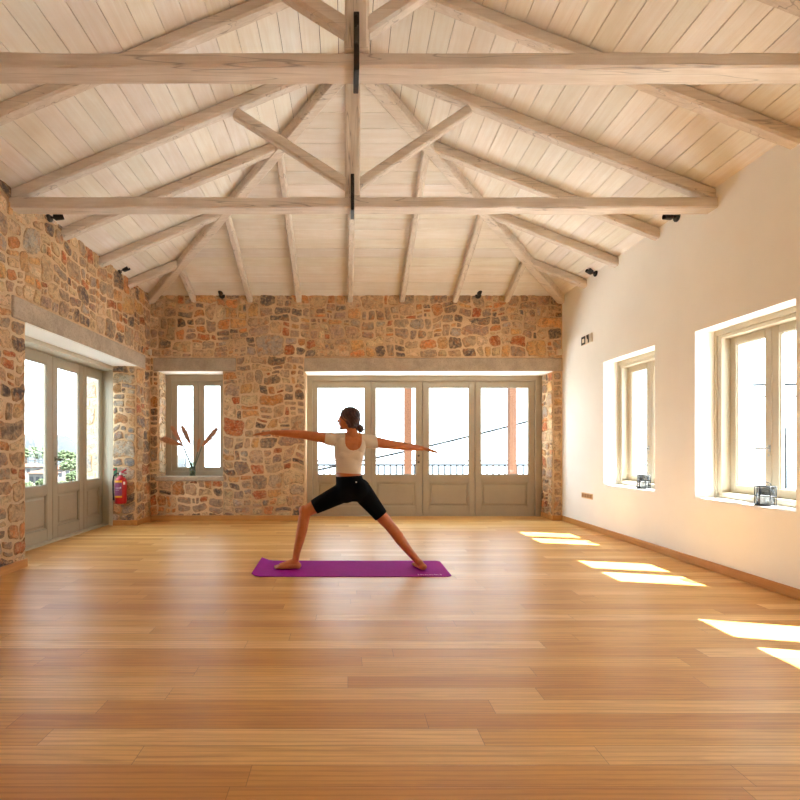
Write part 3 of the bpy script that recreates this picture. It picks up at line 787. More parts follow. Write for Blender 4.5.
# windows in the plastered wall: local x runs from the far side to the near side
def right_window(Yfar, name, label):
    r = empty(name, (XR, Yfar, WZ0), -PI/2); tag(r, label, None, None, 'structure')
    fr = MB(); h = WZ1-WZ0
    ring(fr, 0, WW, 0, h, 0.186, 0.31, 0.035, 0.035, 0.02, 0.05)
    ring(fr, 0.035, WW-0.035, 0.02, h-0.05, 0.20, 0.33, 0.045, 0.045, 0.05, 0.035)
    fr.build('window_frame', M['paint_pale'], r)
    sl = MB(); sl.bbox((0.004, 0.004, -0.0), (WW-0.004, 0.19, 0.014), 0.003); sl.build('window_sill', M['plaster'], r)
    c = WW/2
    for a, b_ in ((0.078, c), (c, WW-0.078)):
        s_ = sash(r, a+0.001, b_-0.001, 0.07, h-0.083, 0.288, 0.072, M['paint_pale'], 0.075, 0.075)
        if a < 0.1:
            lever(s_, c-0.022, 0.288, 0.50, -1, M['white_metal'], 0.10)
            hg = MB()
            for zz in (0.16, 0.75, 1.35): hg.tube([(a-0.004, 0.284, zz), (a-0.004, 0.284, zz+0.07)], 0.009, 8)
            hg.build('hinge', M['paint_pale'], s_, smooth=True)
    return r
lab = ['casement window in the plastered wall nearest the stone end wall', 'casement window in the plastered wall, cut by the picture edge', None, None, None]
for k in range(5): right_window(WF[k], 'window_%d' % (k+2), lab[k])

# ------------------------------------------------------------------ yoga mat
mt = MB(); x0, x1, yn, yf = -0.856, 0.956, 4.497, 5.125
cols = 48; rows = 14; th = 0.006
def mz(u, v):
    z = 0.0
    # curled left end
    t = max(0.0, 0.075-u)/0.075
    z += 0.030*t*t*(0.25+0.75*v)+0.012*t*max(0.0, 1-u/0.03)
    z += 0.0015*(1+math.sin(u*23+v*3))*0.3
    return z
def mp(i, j):
    u, v = i/cols, j/rows
    # rounded corners
    r = 0.035; du = min(u, 1-u)*(x1-x0); inset = 0.0
    if du < r: inset = r-math.sqrt(max(0, r*r-(r-du)**2))
    y = yn+inset+(yf-yn-2*inset)*v
    return Vector((x0+(x1-x0)*u, y, mz(u, v)))
vs = [mp(i, j)+Vector((0,0,th)) for i in range(cols+1) for j in range(rows+1)]+[mp(i, j)+Vector((0,0,0.0006)) for i in range(cols+1) for j in range(rows+1)]
n1 = (cols+1)*(rows+1); fs = []
ix = lambda i, j: i*(rows+1)+j
for i in range(cols):
    for j in range(rows):
        q = (ix(i,j), ix(i+1,j), ix(i+1,j+1), ix(i,j+1)); fs.append(q); fs.append(tuple(k+n1 for k in reversed(q)))
for i in range(cols):
    for j in (0, rows): fs.append((ix(i,j), ix(i+1,j), ix(i+1,j)+n1, ix(i,j)+n1))
for j in range(rows):
    for i in (0, cols): fs.append((ix(i,j), ix(i,j+1), ix(i,j+1)+n1, ix(i,j)+n1))
mt.add(vs, fs)
root = empty('yoga_mat', (0.04, 4.8, 0)); tag(root, 'purple yoga mat on the oak floor with its corner curling up', 'yoga mat')
o = mt.build('foam_sheet', M['mat'], root, smooth=False); o.data.transform(Matrix.Translation((-0.04, -4.8, 0)))
# white brand mark near the near right corner: small script-like strokes
pr = MB(); X = 0.655-0.04; rr = random.Random(4)
for k in range(10):
    w = rr.uniform(0.012, 0.020); hgt = (0.040 if k in (0, 7, 9) else 0.024)
    y0 = 4.535-4.8
    pr.box((X, y0, th+0.0012), (X+0.006, y0+hgt, th+0.0022)); pr.box((X, y0, th+0.0012), (X+w, y0+0.006, th+0.0022))
    if k % 2: pr.box((X+w-0.006, y0, th+0.0012), (X+w, y0+0.024, th+0.0022))
    X += w+0.007
o = pr.build('printed_mark', M['mat_print'], root); o['label'] = 'white printed word mark'

# ------------------------------------------------------------------ person
YP = 4.78
def Q(px, py, dy=0.0): return P(px, py, YP+dy)
def remesh(mb, voxel, smooth_it):
    o = mb.build('tmp', None)
    m = o.modifiers.new('r', 'REMESH'); m.mode = 'VOXEL'; m.voxel_size = voxel; m.use_smooth_shade = True
    if smooth_it:
        s = o.modifiers.new('s', 'SMOOTH'); s.factor = 0.5; s.iterations = smooth_it
    dg = bpy.context.evaluated_depsgraph_get(); dg.update()
    me = bpy.data.meshes.new_from_object(o.evaluated_get(dg))
    old = o.data; bpy.data.objects.remove(o); bpy.data.meshes.remove(old)
    return me
def chain(mb, pts, n=14):
    for (a, ra), (b_, rb_) in zip(pts[:-1], pts[1:]): mb.capsule(a, b_, ra, rb_, n)
def loft(mb, secs, n=28):
    """sections: (centre, rx, ry, tilt) stacked; ellipse in x,y tilted about Y"""
    vs, fs = [], []
    for (c, rx, ry, t) in secs:
        c = Vector(c)
        for k in range(n):
            a = 2*PI*k/n
            q = Vector((rx*math.cos(a), ry*math.sin(a), 0)); q = Matrix.Rotation(t, 3, 'Y') @ q
            vs.append(c+q)
    for i in range(len(secs)-1):
        for k in range(n): fs.append((i*n+k, i*n+(k+1)%n, (i+1)*n+(k+1)%n, (i+1)*n+k))
    fs.append(tuple(range(n-1,-1,-1))); fs.append(tuple((len(secs)-1)*n+k for k in range(n)))
    mb.add(vs, fs)
PX = YP/F
b = MB()
# trunk
loft(b, [(Q(352, 500), 0.10, 0.085, 0.0), (Q(352, 494), 0.135, 0.105, 0.02), (Q(351, 486), 0.136, 0.108, 0.05), (Q(349.3, 478), 0.122, 0.098, 0.06),
         (Q(348.7, 472), 0.116, 0.085, 0.03), (Q(348.8, 465), 0.120, 0.082, 0), (Q(349.2, 456), 0.136, 0.090, 0), (Q(349.8, 449), 0.147, 0.098, 0),
         (Q(350.5, 443), 0.148, 0.096, 0), (Q(351.5, 438.5), 0.120, 0.080, 0), (Q(352.5, 435), 0.075, 0.062, 0)])
b.sphere(Q(346, 492.5, -0.048), (0.088, 0.075, 0.095)); b.sphere(Q(359, 491, -0.048), (0.090, 0.075, 0.098))
b.capsule(Q(346, 491, -0.05), Q(359, 489.5, -0.05), 0.066, 0.066)      # seat
b.sphere(Q(343.5, 447, 0.055), (0.062, 0.05, 0.062)); b.sphere(Q(356, 447, 0.055), (0.062, 0.05, 0.062))     # chest
# shoulder blades
b.sphere(Q(342.5, 445.5, -0.052), (0.052, 0.034, 0.07)); b.sphere(Q(359.5, 446, -0.052), (0.052, 0.034, 0.07))
b.capsule(Q(344, 455, -0.045), Q(357, 455, -0.045), 0.05, 0.05)
# traps and neck
chain(b, [(Q(353, 437, -0.02), 0.056), (Q(352.0, 430.5, -0.008), 0.051), (Q(350, 424, 0.0), 0.052)])
b.capsule(Q(352, 436.5, -0.02), Q(334, 438.5, 0), 0.046, 0.05); b.capsule(Q(354, 436.5, -0.02), Q(370, 440.5, 0), 0.046, 0.05)
# left arm (picture left), palm down
chain(b, [(Q(333, 439.5), 0.058), (Q(326, 438.2), 0.053), (Q(315, 436.6), 0.047), (Q(303, 434.6), 0.040), (Q(296, 434.2), 0.041), (Q(286, 433.4), 0.034), (Q(275, 432.8), 0.0245), (Q(272, 432.7), 0.024)])
# right arm, reaching back and slightly away
chain(b, [(Q(369, 441.2), 0.058), (Q(376, 442.3, 0.01), 0.053), (Q(387, 444.2, 0.03), 0.046), (Q(398.5, 445.6, 0.05), 0.040), (Q(404, 446.3, 0.075), 0.041), (Q(413, 447.3, 0.12), 0.033), (Q(420.5, 448.2, 0.155), 0.0245), (Q(422, 448.4, 0.16), 0.024)])
def hand(w, dirv, up, sgn, droop=0.0, lens=(0.080, 0.092, 0.086, 0.068), curl=(0.15, 0.18, 0.2, 0.24)):
    """wrist w, pointing dirv, back-of-hand normal up; sgn: which side the thumb leaves"""
    d = Vector(dirv).normalized(); u = Vector(up); s = d.cross(u).normalized()*sgn; u = s.cross(d).normalized()
    if u.z < 0: u = -u
    w = Vector(w); kn = []
    for k, off_ in enumerate((0.030, 0.010, -0.011, -0.030)):
        k0 = w+d*(0.082-0.006*abs(k-1.2))+s*off_-u*droop*0.5
        b.capsule(w+s*off_*0.55, k0, 0.0155, 0.0118, 10); kn.append(k0)
    b.capsule(w+d*0.03+s*0.012, w+d*0.06-s*0.012, 0.015, 0.014, 10)
    for k, k0 in enumerate(kn):
        L = lens[k]; fan = s*(0.10*(1.3-k)*0.45); ang = curl[k]*0.35+droop*4; p = k0; r0 = 0.0092
        for seg, fr_ in enumerate((0.45, 0.30, 0.25)):
            ang += curl[k]*0.45
            v = (d*math.cos(ang)-u*math.sin(ang)+fan).normalized(); q = p+v*L*fr_
            b.capsule(p, q, r0, r0-0.0009, 8); p = q; r0 -= 0.0009
    t0 = w+d*0.028+s*0.024-u*0.006; t1 = w+d*0.058+s*0.046-u*0.016; t2 = w+d*0.092+s*0.052-u*0.020
    b.capsule(t0, t1, 0.0135, 0.0105, 8); b.capsule(t1, t2, 0.0105, 0.0085, 8)
hand(Q(271.5, 432.7), (-1, 0.04, -0.03), (0,0,1), -1)
hand(Q(422, 448.4, 0.16), (1, 0.18, -0.10), (0,0,1), 1, 0.012)
# legs
chain(b, [(Q(344, 492, 0.0), 0.092), (Q(334, 497, 0.0), 0.084), (Q(322, 503, 0.005), 0.073), (Q(311, 508.6, 0.01), 0.061), (Q(305.8, 512, 0.01), 0.056),
          (Q(303.8, 519, 0.01), 0.053), (Q(302, 530, 0.005), 0.052), (Q(299.5, 541, 0), 0.044), (Q(296.8, 552, 0), 0.035), (Q(295.5, 560, 0), 0.033)])
b.sphere(Q(303.6, 510.5, 0.015), (0.045, 0.055, 0.05))
chain(b, [(Q(360, 489, 0.0), 0.094), (Q(366, 497, 0.0), 0.088), (Q(374, 507, 0.0), 0.074), (Q(382, 517, -0.005), 0.061), (Q(389, 525, -0.01), 0.053),
          (Q(394, 531, -0.02), 0.053), (Q(400.5, 540, -0.025), 0.051), (Q(409, 551, -0.025), 0.040), (Q(416, 559, -0.025), 0.033), (Q(419, 562.5, -0.025), 0.032)])
b.sphere(Q(399, 537, -0.04), (0.045, 0.04, 0.06))
# feet
MZ = 0.008
def foot(ank, heel, ball, toes_dir, side, rb_=0.024):
    ank, heel, ball = Vector(ank), Vector(heel), Vector(ball); d = Vector(toes_dir).normalized(); s = Vector(side).normalized()
    b.capsule(ank, heel, 0.033, 0.030); b.sphere(heel, (0.034, 0.034, 0.032))
    for o_ in (-0.020, 0.0, 0.022):
        bb = ball+s*o_*1.15; bb.z = MZ+rb_*0.80
        b.capsule(heel+s*o_*0.5, bb, 0.027, rb_*0.85)
    b.capsule(ank, ball+s*0.012+Vector((0,0,0.008)), 0.034, 0.021); b.capsule(ank, ball-s*0.014, 0.030, 0.018)
    for k, (o_, L, r_) in enumerate(((0.034, 0.052, 0.0135), (0.014, 0.054, 0.0105), (-0.003, 0.048, 0.010), (-0.019, 0.041, 0.0095), (-0.034, 0.033, 0.0092))):
        p0 = ball+s*o_; p0.z = MZ+0.018; p1 = p0+d*L*0.55; p1.z = MZ+0.017; p2 = p0+d*L; p2.z = MZ+r_
        b.capsule(p0, p1, r_*1.15, r_, 8); b.capsule(p1, p2, r_, r_*0.95, 8)
ya = 4.78
la = Q(295.0, 561.5, 0.0)
foot(la, (la.x+0.028, ya-0.005, MZ+0.031), (la.x-0.140, ya+0.0, MZ+0.02), (-1, -0.05, 0), (0, 1, 0))
ra = Q(419.5, 562.5, -0.025)
foot(ra, (ra.x+0.028, ra.y-0.035, MZ+0.031), (ra.x-0.002, ra.y+0.12, MZ+0.02), (-0.10, 1, 0), (-1, -0.1, 0))
# head, turned to the picture's left and slightly away
HD = 0.0
b.sphere(Q(349.40, 416.6, HD), (0.090, 0.072, 0.088), 24, 16)
b.sphere(Q(344.40, 420.8, HD+0.006), (0.055, 0.058, 0.072), 24, 16)
b.sphere(Q(344.60, 426.2, HD+0.006), (0.040, 0.046, 0.032)); b.sphere(Q(341.30, 428.2, HD+0.008), (0.019, 0.021, 0.018))
b.capsule(Q(349.90, 424.5, HD-0.045), Q(342.40, 428.3, HD-0.008), 0.016, 0.016); b.capsule(Q(349.90, 424.5, HD+0.055), Q(342.40, 428.3, HD+0.026), 0.016, 0.016)
b.capsule(Q(339.60, 418.6, HD+0.008), Q(337.50, 421.3, HD+0.010), 0.0075, 0.0095, 10); b.sphere(Q(338.60, 421.6, HD+0.010), (0.012, 0.014, 0.008))
b.sphere(Q(339.60, 424.0, HD+0.009), (0.011, 0.020, 0.0065)); b.sphere(Q(339.90, 425.2, HD+0.009), (0.011, 0.018, 0.0065))
b.capsule(Q(340.20, 417.4, HD-0.030), Q(340.20, 417.4, HD+0.045), 0.0125, 0.0125, 10)
for s_ in (-1, 1):
    b.sphere(Q(348.70, 420.6, HD+0.004+s_*0.060), (0.015, 0.009, 0.026)); b.sphere(Q(342.00, 421.4, HD+0.007+s_*0.036), (0.02, 0.018, 0.017))
body_me = remesh(b, 0.0042, 5)
body_me.name = 'person'
body_me.materials.clear(); body_me.materials.append(M['skin'])
body_me.polygons.foreach_set('use_smooth', [True]*len(body_me.polygons))
person = bpy.data.objects.new('person', body_me); COL.objects.link(person)
tag(person, 'barefoot woman in a wide lunge with arms stretched out, cropped top and black shorts', 'person')

def garment(name, m, keep_planes, offset, extra=None, its=6):
    """garment cut from the body surface by planes (point, normal; the side the normal points to is removed), pushed outwards"""
    bm = bmesh.new(); bm.from_mesh(body_me)
    for (co, no) in keep_planes:
        geom = bm.verts[:]+bm.edges[:]+bm.faces[:]
        bmesh.ops.bisect_plane(bm, geom=geom, plane_co=co, plane_no=no, clear_outer=True)
    if extra: extra(bm)
    # keep the biggest island only
    bm.verts.ensure_lookup_table(); seen = set(); best = []
    for v in bm.verts:
        if v.index in seen: continue
        st = [v]; isl = []; seen.add(v.index)
        while st:
            q = st.pop(); isl.append(q)
            for e_ in q.link_edges:
                w = e_.other_vert(q)
                if w.index not in seen: seen.add(w.index); st.append(w)
        if len(isl) > len(best): best = isl
    bs = set(best); bmesh.ops.delete(bm, geom=[v for v in bm.verts if v not in bs], context='VERTS')
    bm.normal_update()
    bd = [v for v in bm.verts if v.is_boundary]
    for _ in range(6):
        nb = {v: [e_.other_vert(v).co.copy() for e_ in v.link_edges if e_.is_boundary] for v in bd}
        for v, q in nb.items():
            if len(q) == 2: v.co = v.co*0.5+(q[0]+q[1])*0.25
    for _ in range(its): bmesh.ops.smooth_vert(bm, verts=[v for v in bm.verts if not v.is_boundary], factor=0.5, use_axis_x=True, use_axis_y=True, use_axis_z=True)
    bm.normal_update()
    ns = [(v, v.normal.copy()) for v in bm.verts]
    for v, n_ in ns: v.co += n_*offset(v.co)
    me = bpy.data.meshes.new(name); bm.to_mesh(me); bm.free()
    me.materials.clear(); me.materials.append(m)
    me.polygons.foreach_set('use_smooth', [True]*len(me.polygons))
    o = bpy.data.objects.new(name, me); COL.objects.link(o); o.parent = person
    s = o.modifiers.new('thick', 'SOLIDIFY'); s.thickness = 0.004; s.offset = -0.8
    return o
def pl(px, py, nx_, nz_): return (Q(px, py), Vector((nx_, 0, nz_)).normalized())
def scoop(bm):
    # U-shaped back neckline and a matching lower front one
    cx_ = Q(353.3, 440).x; zb_ = Q(353, 450.3).z
    geom = bm.verts[:]+bm.edges[:]+bm.faces[:]
    rm = []
    bmesh.ops.subdivide_edges(bm, edges=[e_ for e_ in bm.edges if all(abs(v.co.x-cx_) < 0.12 and v.co.z > zb_-0.03 for v in e_.verts)], cuts=1)
    for f in bm.faces:
        c = f.calc_center_median(); dx = abs(c.x-cx_); w = 0.078
        t = min(1.0, dx/w); z_edge = zb_+0.085*(1-math.sqrt(max(0.0, 1-t**2.4)))
        if dx < w and c.z > z_edge: rm.append(f)
    bmesh.ops.delete(bm, geom=rm, context='FACES')
top = garment('crop_top', M['top'], [pl(350, 473.2, -0.06, -1), pl(325.3, 438, -1, 0.12), pl(377.3, 442.4, 1, 0.16), (Q(353, 433.2), Vector((0,0,1)))],
              lambda c: 0.005+0.003*noise.noise(c*14)+0.004*max(0.0, min(1.0, (abs(c.x-Q(351.5, 0).x)-0.15)/0.04)), scoop, 24)
top['label'] = 'cropped oatmeal top with a scooped back'
shorts = garment('cycling_shorts', M['shorts'], [pl(349, 475.9, -0.05, 1), pl(315.8, 510.0, -0.88, -0.47), pl(380.5, 516.0, 0.64, -0.77)],
                 lambda c: 0.0085, None, 45)
shorts['label'] = 'black knee-length sports shorts'
lx, lz = Q(356, 0).x, Q(0, 481.4).z
near = min((v.co for v in shorts.data.vertices if abs(v.co.x-lx) < 0.008 and abs(v.co.z-lz) < 0.008), key=lambda c: c.y)
lg = MB(); lg.box((lx-0.006, near.y-0.004, lz-0.005), (lx+0.006, near.y+0.002, lz+0.005)); lo_ = lg.build('logo', M['label_white'], person); lo_['label'] = 'small white logo on the shorts'
# hair
hb = MB()
hb.sphere(Q(350.20, 415.8, HD), (0.098, 0.083, 0.088), 28, 18); hb.sphere(Q(352.6, 420, HD-0.004), (0.076, 0.088, 0.074), 24, 16); hb.sphere(Q(353.6, 424.5, HD), (0.055, 0.068, 0.052), 20, 14)
hb.capsule(Q(352.60, 424, HD-0.03), Q(356.60, 427, HD-0.02), 0.055, 0.03); hb.capsule(Q(352.60, 424, HD+0.03), Q(356.60, 427, HD-0.01), 0.055, 0.03)
hme = remesh(hb, 0.005, 3)
bm = bmesh.new(); bm.from_mesh(hme)
geom = bm.verts[:]+bm.edges[:]+bm.faces[:]
pa, pb_ = Q(338.2, 415.2), Q(350.6, 431.0); dv = (pb_-pa).normalized()
nrm = Vector((dv.z, 0, -dv.x)); nrm = nrm if nrm.x < 0 else -nrm
bmesh.ops.bisect_plane(bm, geom=geom, plane_co=pa, plane_no=nrm, clear_outer=True)
for v in bm.verts:
    v.co += v.normal*(0.0035*math.sin((v.co.x*1.0+v.co.z*0.7)*190+noise.noise(v.co*16)*7)+0.003*noise.noise(v.co*30))
bm.to_mesh(hme); bm.free()
hme.materials.clear(); hme.materials.append(M['hair']); hme.polygons.foreach_set('use_smooth', [True]*len(hme.polygons))
hair = bpy.data.objects.new('hair', hme); COL.objects.link(hair); hair.parent = person
sol = hair.modifiers.new('thick', 'SOLIDIFY'); sol.thickness = 0.01; sol.offset = -1
hair['label'] = 'dark brown hair combed back'
bn = MB(); bn.sphere(Q(360.3, 428.6, HD-0.02), (0.035, 0.035, 0.040), 24, 16)
o = bn.build('hair_bun', M['hair'], person, smooth=True)
for v in o.data.vertices: v.co += v.normal*(0.003*math.sin(v.co.x*240+v.co.z*150))
sr = MB(); c0 = Q(356.40, 426.4, HD-0.02); ax = (Q(358.90, 428.2)-Q(355.60, 425.5)).normalized(); q_ = ax.to_track_quat('Z', 'Y').to_matrix()
vs = [c0+q_ @ Vector((0.027*math.cos(t), 0.027*math.sin(t), 0)) for t in [2*PI*k/20 for k in range(21)]]
sr.tube(vs, [0.0085+0.002*math.sin(k*2.4) for k in range(21)], 8); sr.build('hair_tie', simple('grey_scrunchie', s2l((92, 84, 88)), 0.8), person, smooth=True)
for s_ in (-1, 1):
    e_ = MB(); e_.sphere(Q(341.20, 419.5, HD+0.008+s_*0.028), 0.0105, 12, 8); e_.build('eye', simple('eye_dark', s2l((70, 52, 44)), 0.2), person, smooth=True)

# ------------------------------------------------------------------ vase and dried stems
vx, vy = (192.5-CX)/F*(YB+0.13), YB+0.13
vroot = empty('glass_vase', (vx, vy, 0.70)); tag(vroot, 'clear glass vase of dried plumes on the stone window sill', 'vase')
v_ = MB(); v_.lathe([(0.0, 0.003), (0.046, 0.003), (0.05, 0.012), (0.05, 0.10), (0.046, 0.16), (0.05, 0.228), (0.053, 0.23), (0.053, 0.225), (0.043, 0.158), (0.046, 0.1), (0.046, 0.012), (0.0, 0.010)], 28)
v_.build('glass_body', M['jar'], vroot, smooth=True)
v_ = MB(); v_.lathe([(0.0, 0.0105), (0.044, 0.0125), (0.0445, 0.09), (0.0, 0.091)], 24)
o = v_.build('water', m_glass('vase_water', (0.80, 0.82, 0.74)), vroot, smooth=True)
def plume(tip, mid, base, label, thick, seed, spread=1.0):
    """stem from base in the vase to mid, plume from mid to tip (pixels on the vase plane)"""
    Yv = vy; r = empty('dried_plume', P(base[0], base[1], Yv)); o0 = Vector(r.location); tag(r, label, 'dried flower', 'dried plumes in the glass vase')
    A, B_, C_ = P(*base, Yv), P(*mid, Yv-0.02), P(*tip, Yv-0.05)
    st = MB(); pts = [A.lerp(B_, t/6)+Vector((0,0,-0.004*math.sin(PI*t/6))) for t in range(7)]; st.tube([p-o0 for p in pts], 0.0085, 6); st.build('stem', M['reed_stem'], r, smooth=True)
    pm = MB(); rr = random.Random(seed); d = C_-B_; L = d.length; d.normalize(); s = d.cross(Vector((0,1,0))).normalized(); t_ = s.cross(d)
    def axis(k): return B_+d*L*k+Vector((0,0,-0.03*spread*k*k))
    pm.tube([axis(k/8)-o0 for k in range(9)], [thick*0.42*(0.3+0.7*math.sin(PI*min(1, k/8*0.85+0.12))) for k in range(9)], 8)
    for i in range(420):
        k = rr.random(); p = axis(k); a = rr.uniform(0, 2*PI); w = thick*(0.9*math.sin(PI*min(1, 0.15+k*0.8))+0.25)
        out = (s*math.cos(a)+t_*math.sin(a)); l_ = rr.uniform(0.9, 2.6)*w
        e0 = p+out*w*0.22; e1 = e0+out*l_*0.42+d*l_*1.3+Vector((0,0,-0.25*l_)); sd = d.cross(out)*0.0048
        pm.add([e0-sd-o0, e0+sd-o0, e1-o0, e0+out*0.005-o0], [(0,1,2),(0,3,2),(1,3,2)])
    pm.build('plume', M['reed_plume'], r)
plume((163.5, 437), (183, 445.5), (193.0, 468.5), 'dried plume arching lowest towards the extinguisher side', 0.050, 1, 1.0)
plume((172.5, 426.5), (182.2, 444), (192.2, 468.8), 'dried plume upright behind the lowest one, against the casement frame', 0.038, 2, 0.4)
plume((182.5, 426.5), (190.5, 444), (192.4, 469.2), 'dried plume nearest upright, in the middle of the pane', 0.044, 3, 0.3)
plume((216, 429), (202, 446), (194.2, 468.0), 'dried plume leaning towards the glazed doors', 0.050, 4, 0.2)
plume((199.4, 439), (197.5, 452), (193.8, 468.9), 'small dried tuft in front of the window mullion', 0.022, 5, 0.1)

# ------------------------------------------------------------------ lanterns on the right sills
def lantern(Y, X, label, clabel):
    r = empty('lantern', (X, Y, WZ0+0.0145)); tag(r, label, 'lantern', 'wire lanterns on the window sills')
    g = MB(); R_ = 0.070
    g.lathe([(0, 0.0), (R_+0.004, 0.0), (R_+0.006, 0.006), (R_+0.002, 0.012), (0, 0.012)], 28)
    g.build('base', M['black'], r, smooth=False)
    g = MB(); g.lathe([(R_-0.006, 0.013), (R_-0.006, 0.155), (R_-0.009, 0.155), (R_-0.009, 0.013)], 28); g.build('glass_cylinder', M['smoke_glass'], r, smooth=True)
    g = MB()
    for k in range(6):
        a = 2*PI*k/6+0.3; g.tube([(R_*math.cos(a), R_*math.sin(a), 0.006), (R_*math.cos(a), R_*math.sin(a), 0.165)], 0.0042, 6)
    for zz in (0.085, 0.163): g.tube([(R_*math.cos(2*PI*k/28), R_*math.sin(2*PI*k/28), zz) for k in range(29)], 0.0046, 6)
    g.build('wire_cage', M['black'], r, smooth=True)
    g = MB(); g.tube([(R_*math.cos(0.3), R_*math.sin(0.3), 0.163)]+[(R_*math.cos(0.3)*math.cos(t), R_*math.sin(0.3)*math.cos(t), 0.163+0.038*math.sin(t)) for t in [PI*k/12 for k in range(1, 12)]]+[(-R_*math.cos(0.3), -R_*math.sin(0.3), 0.163)], 0.0036, 6)
    g.build('handle', M['black'], r, smooth=True)
    c = empty('pillar_candle', (X, Y, WZ0+0.0145+0.0125)); tag(c, clabel, 'candle', 'white candles in the lanterns')
    g = MB(); g.lathe([(0, 0), (0.037, 0), (0.038, 0.004), (0.038, 0.070), (0.034, 0.075), (0.012, 0.071), (0, 0.071)], 24); g.build('wax', M['candle'], c, smooth=True)
    g = MB(); g.tube([(0, 0, 0.069), (0.001, 0, 0.083)], 0.0014, 6); g.build('wick', M['black'], c)
lantern(5.99, 3.467+0.10, 'black wire lantern on the sill of the window nearest the stone end wall', 'white candle in the lantern nearest the stone end wall')
lantern(4.235, 3.467+0.085, 'black wire lantern on the sill of the window cut by the picture edge', 'white candle in the lantern of the window cut by the picture edge')

# ------------------------------------------------------------------ fire extinguisher on the left door's far jamb
ex, ey = (121.5-CX)/F*7.40, 7.38
er = empty('fire_extinguisher', (ex, ey, 0.34)); tag(er, 'red fire extinguisher hung on the stone door jamb', 'fire extinguisher')
c_ = MB(); Rr = 0.082
c_.lathe([(0, 0), (Rr-0.012, 0.0), (Rr, 0.012), (Rr, 0.33), (Rr-0.012, 0.365), (Rr-0.04, 0.392), (0.026, 0.402), (0.026, 0.42), (0, 0.42)], 32)
c_.build('cylinder', M['red'], er, smooth=True)
def band(z0, z1, a0, a1, m, name, rad=Rr+0.0012, lab_=None):
    g = MB(); n = 14; vs = []; 
    for i in range(n+1):
        a = math.radians(a0+(a1-a0)*i/n)
        for rr_ in (rad, rad-0.004):
            for z in (z0, z1): vs.append((rr_*math.cos(a), rr_*math.sin(a), z))
    fs = []
    for i in range(n):
        o_ = i*4; fs += [(o_, o_+4, o_+5, o_+1), (o_+2, o_+3, o_+7, o_+6), (o_+1, o_+5, o_+7, o_+3), (o_, o_+2, o_+6, o_+4)]
    g.add(vs, fs); o_ = g.build(name, m, er, smooth=False)
    if lab_: o_['label'] = lab_
    return o_
band(0.315, 0.345, 214, 304, M['label_yellow'], 'label_band', lab_='yellow upper label band')
band(0.095, 0.120, 214, 304, M['label_yellow'], 'label_band', lab_='yellow lower label band')
band(0.122, 0.313, 214, 304, M['label_plum'], 'instruction_label', lab_='plum instruction label')
for (z0, z1, a0, a1) in ((0.235, 0.24, 236, 284), (0.222, 0.226, 244, 292), (0.20, 0.203, 236, 276), (0.23, 0.25, 284, 296)):
    band(z0, z1, a0, a1, M['label_white'], 'label_mark', Rr+0.002)
band(0.285, 0.325, 316, 338, M['label_white'], 'inspection_tag', Rr+0.0015, 'white inspection tag')
g = MB(); g.lathe([(0.022, 0.42), (0.024, 0.43), (0.024, 0.455), (0.018, 0.46), (0, 0.46)], 20); g.bbox((-0.03, -0.012, 0.43), (0.03, 0.012, 0.448), 0.003); g.build('valve', M['steel'], er, smooth=False)
g = MB(); g.tube([(-0.01, 0, 0.455), (0.03, -0.005, 0.475), (0.085, -0.01, 0.502)], [0.010, 0.009, 0.008], 8, flat=1.4); g.tube([(-0.01, 0, 0.452), (0.04, -0.008, 0.455), (0.09, -0.012, 0.447)], 0.008, 8); g.build('lever_handle', M['red'], er, smooth=True)
g = MB(); g.tube([(-0.02, 0, 0.442), (-0.06, -0.01, 0.445), (-0.098, -0.015, 0.41), (-0.108, -0.02, 0.33), (-0.106, -0.02, 0.22), (-0.10, -0.02, 0.10), (-0.094, -0.025, 0.05)], [0.011]*5+[0.012, 0.016], 10); g.build('hose', M['rubber'], er, smooth=True)
g = MB(); g.bbox((-0.02, Rr-0.005, 0.30), (0.02, LD[1]-0.02-ey, 0.40), 0.003); g.build('wall_bracket', M['black'], er)
g = MB(); g.bbox((-0.135, 0.055, 0.40), (-0.085, 0.065, 0.53), 0.002); o = g.build('tag_card', M['green'], er); o['label'] = 'green card behind the hose'
g = MB(); g.tube([(-0.115, 0.05, 0.50), (-0.115, 0.03, 0.50)], 0.016, 12); g.build('red_seal', M['red'], er)

# ------------------------------------------------------------------ small wall fittings
def spot(pos, nrm_, aim, label):
    """black spotlight: round rose on the wall, arm, cylindrical head"""
    pos = Vector(pos); nrm_ = Vector(nrm_).normalized(); r = empty('wall_spotlight', pos); tag(r, label, 'spotlight', 'black spotlights near the ceiling')
    q = nrm_.to_track_quat('Z', 'Y').to_matrix()
    g = MB(); g.lathe([(0, 0), (0.048, 0), (0.048, 0.014), (0.04, 0.022), (0, 0.022)], 20, mat=q); g.build('wall_plate', M['black'], r, smooth=False)
    a = nrm_*0.055; g = MB(); g.tube([(0,0,0), nrm_*0.03, a], 0.011, 8); g.sphere(a, 0.016, 10, 8); g.build('arm', M['black'], r, smooth=True)
    d = Vector(aim).normalized(); q2 = d.to_track_quat('Z', 'Y').to_matrix()
    g = MB(); g.lathe([(0, -0.03), (0.026, -0.03), (0.034, -0.02), (0.040, 0.055), (0.036, 0.055), (0.032, 0.03), (0, 0.03)], 20, c=a+d*0.03, mat=q2); g.build('lamp_head', M['black'], r, smooth=False)
def wall_pt_left(px, py): Y = -XL*F/(CX-px); return Vector((XL+0.01, Y, H-(py-CY)/F*Y))
def wall_pt_right(px, py): Y = XR*F/(px-CX); return Vector((XR, Y, H-(py-CY)/F*Y))
spot(wall_pt_left(48, 217.5), (1,0,0), (0.8, 0.15, 0.25), 'black spotlight on the stone side wall, tucked under the truss beam end')
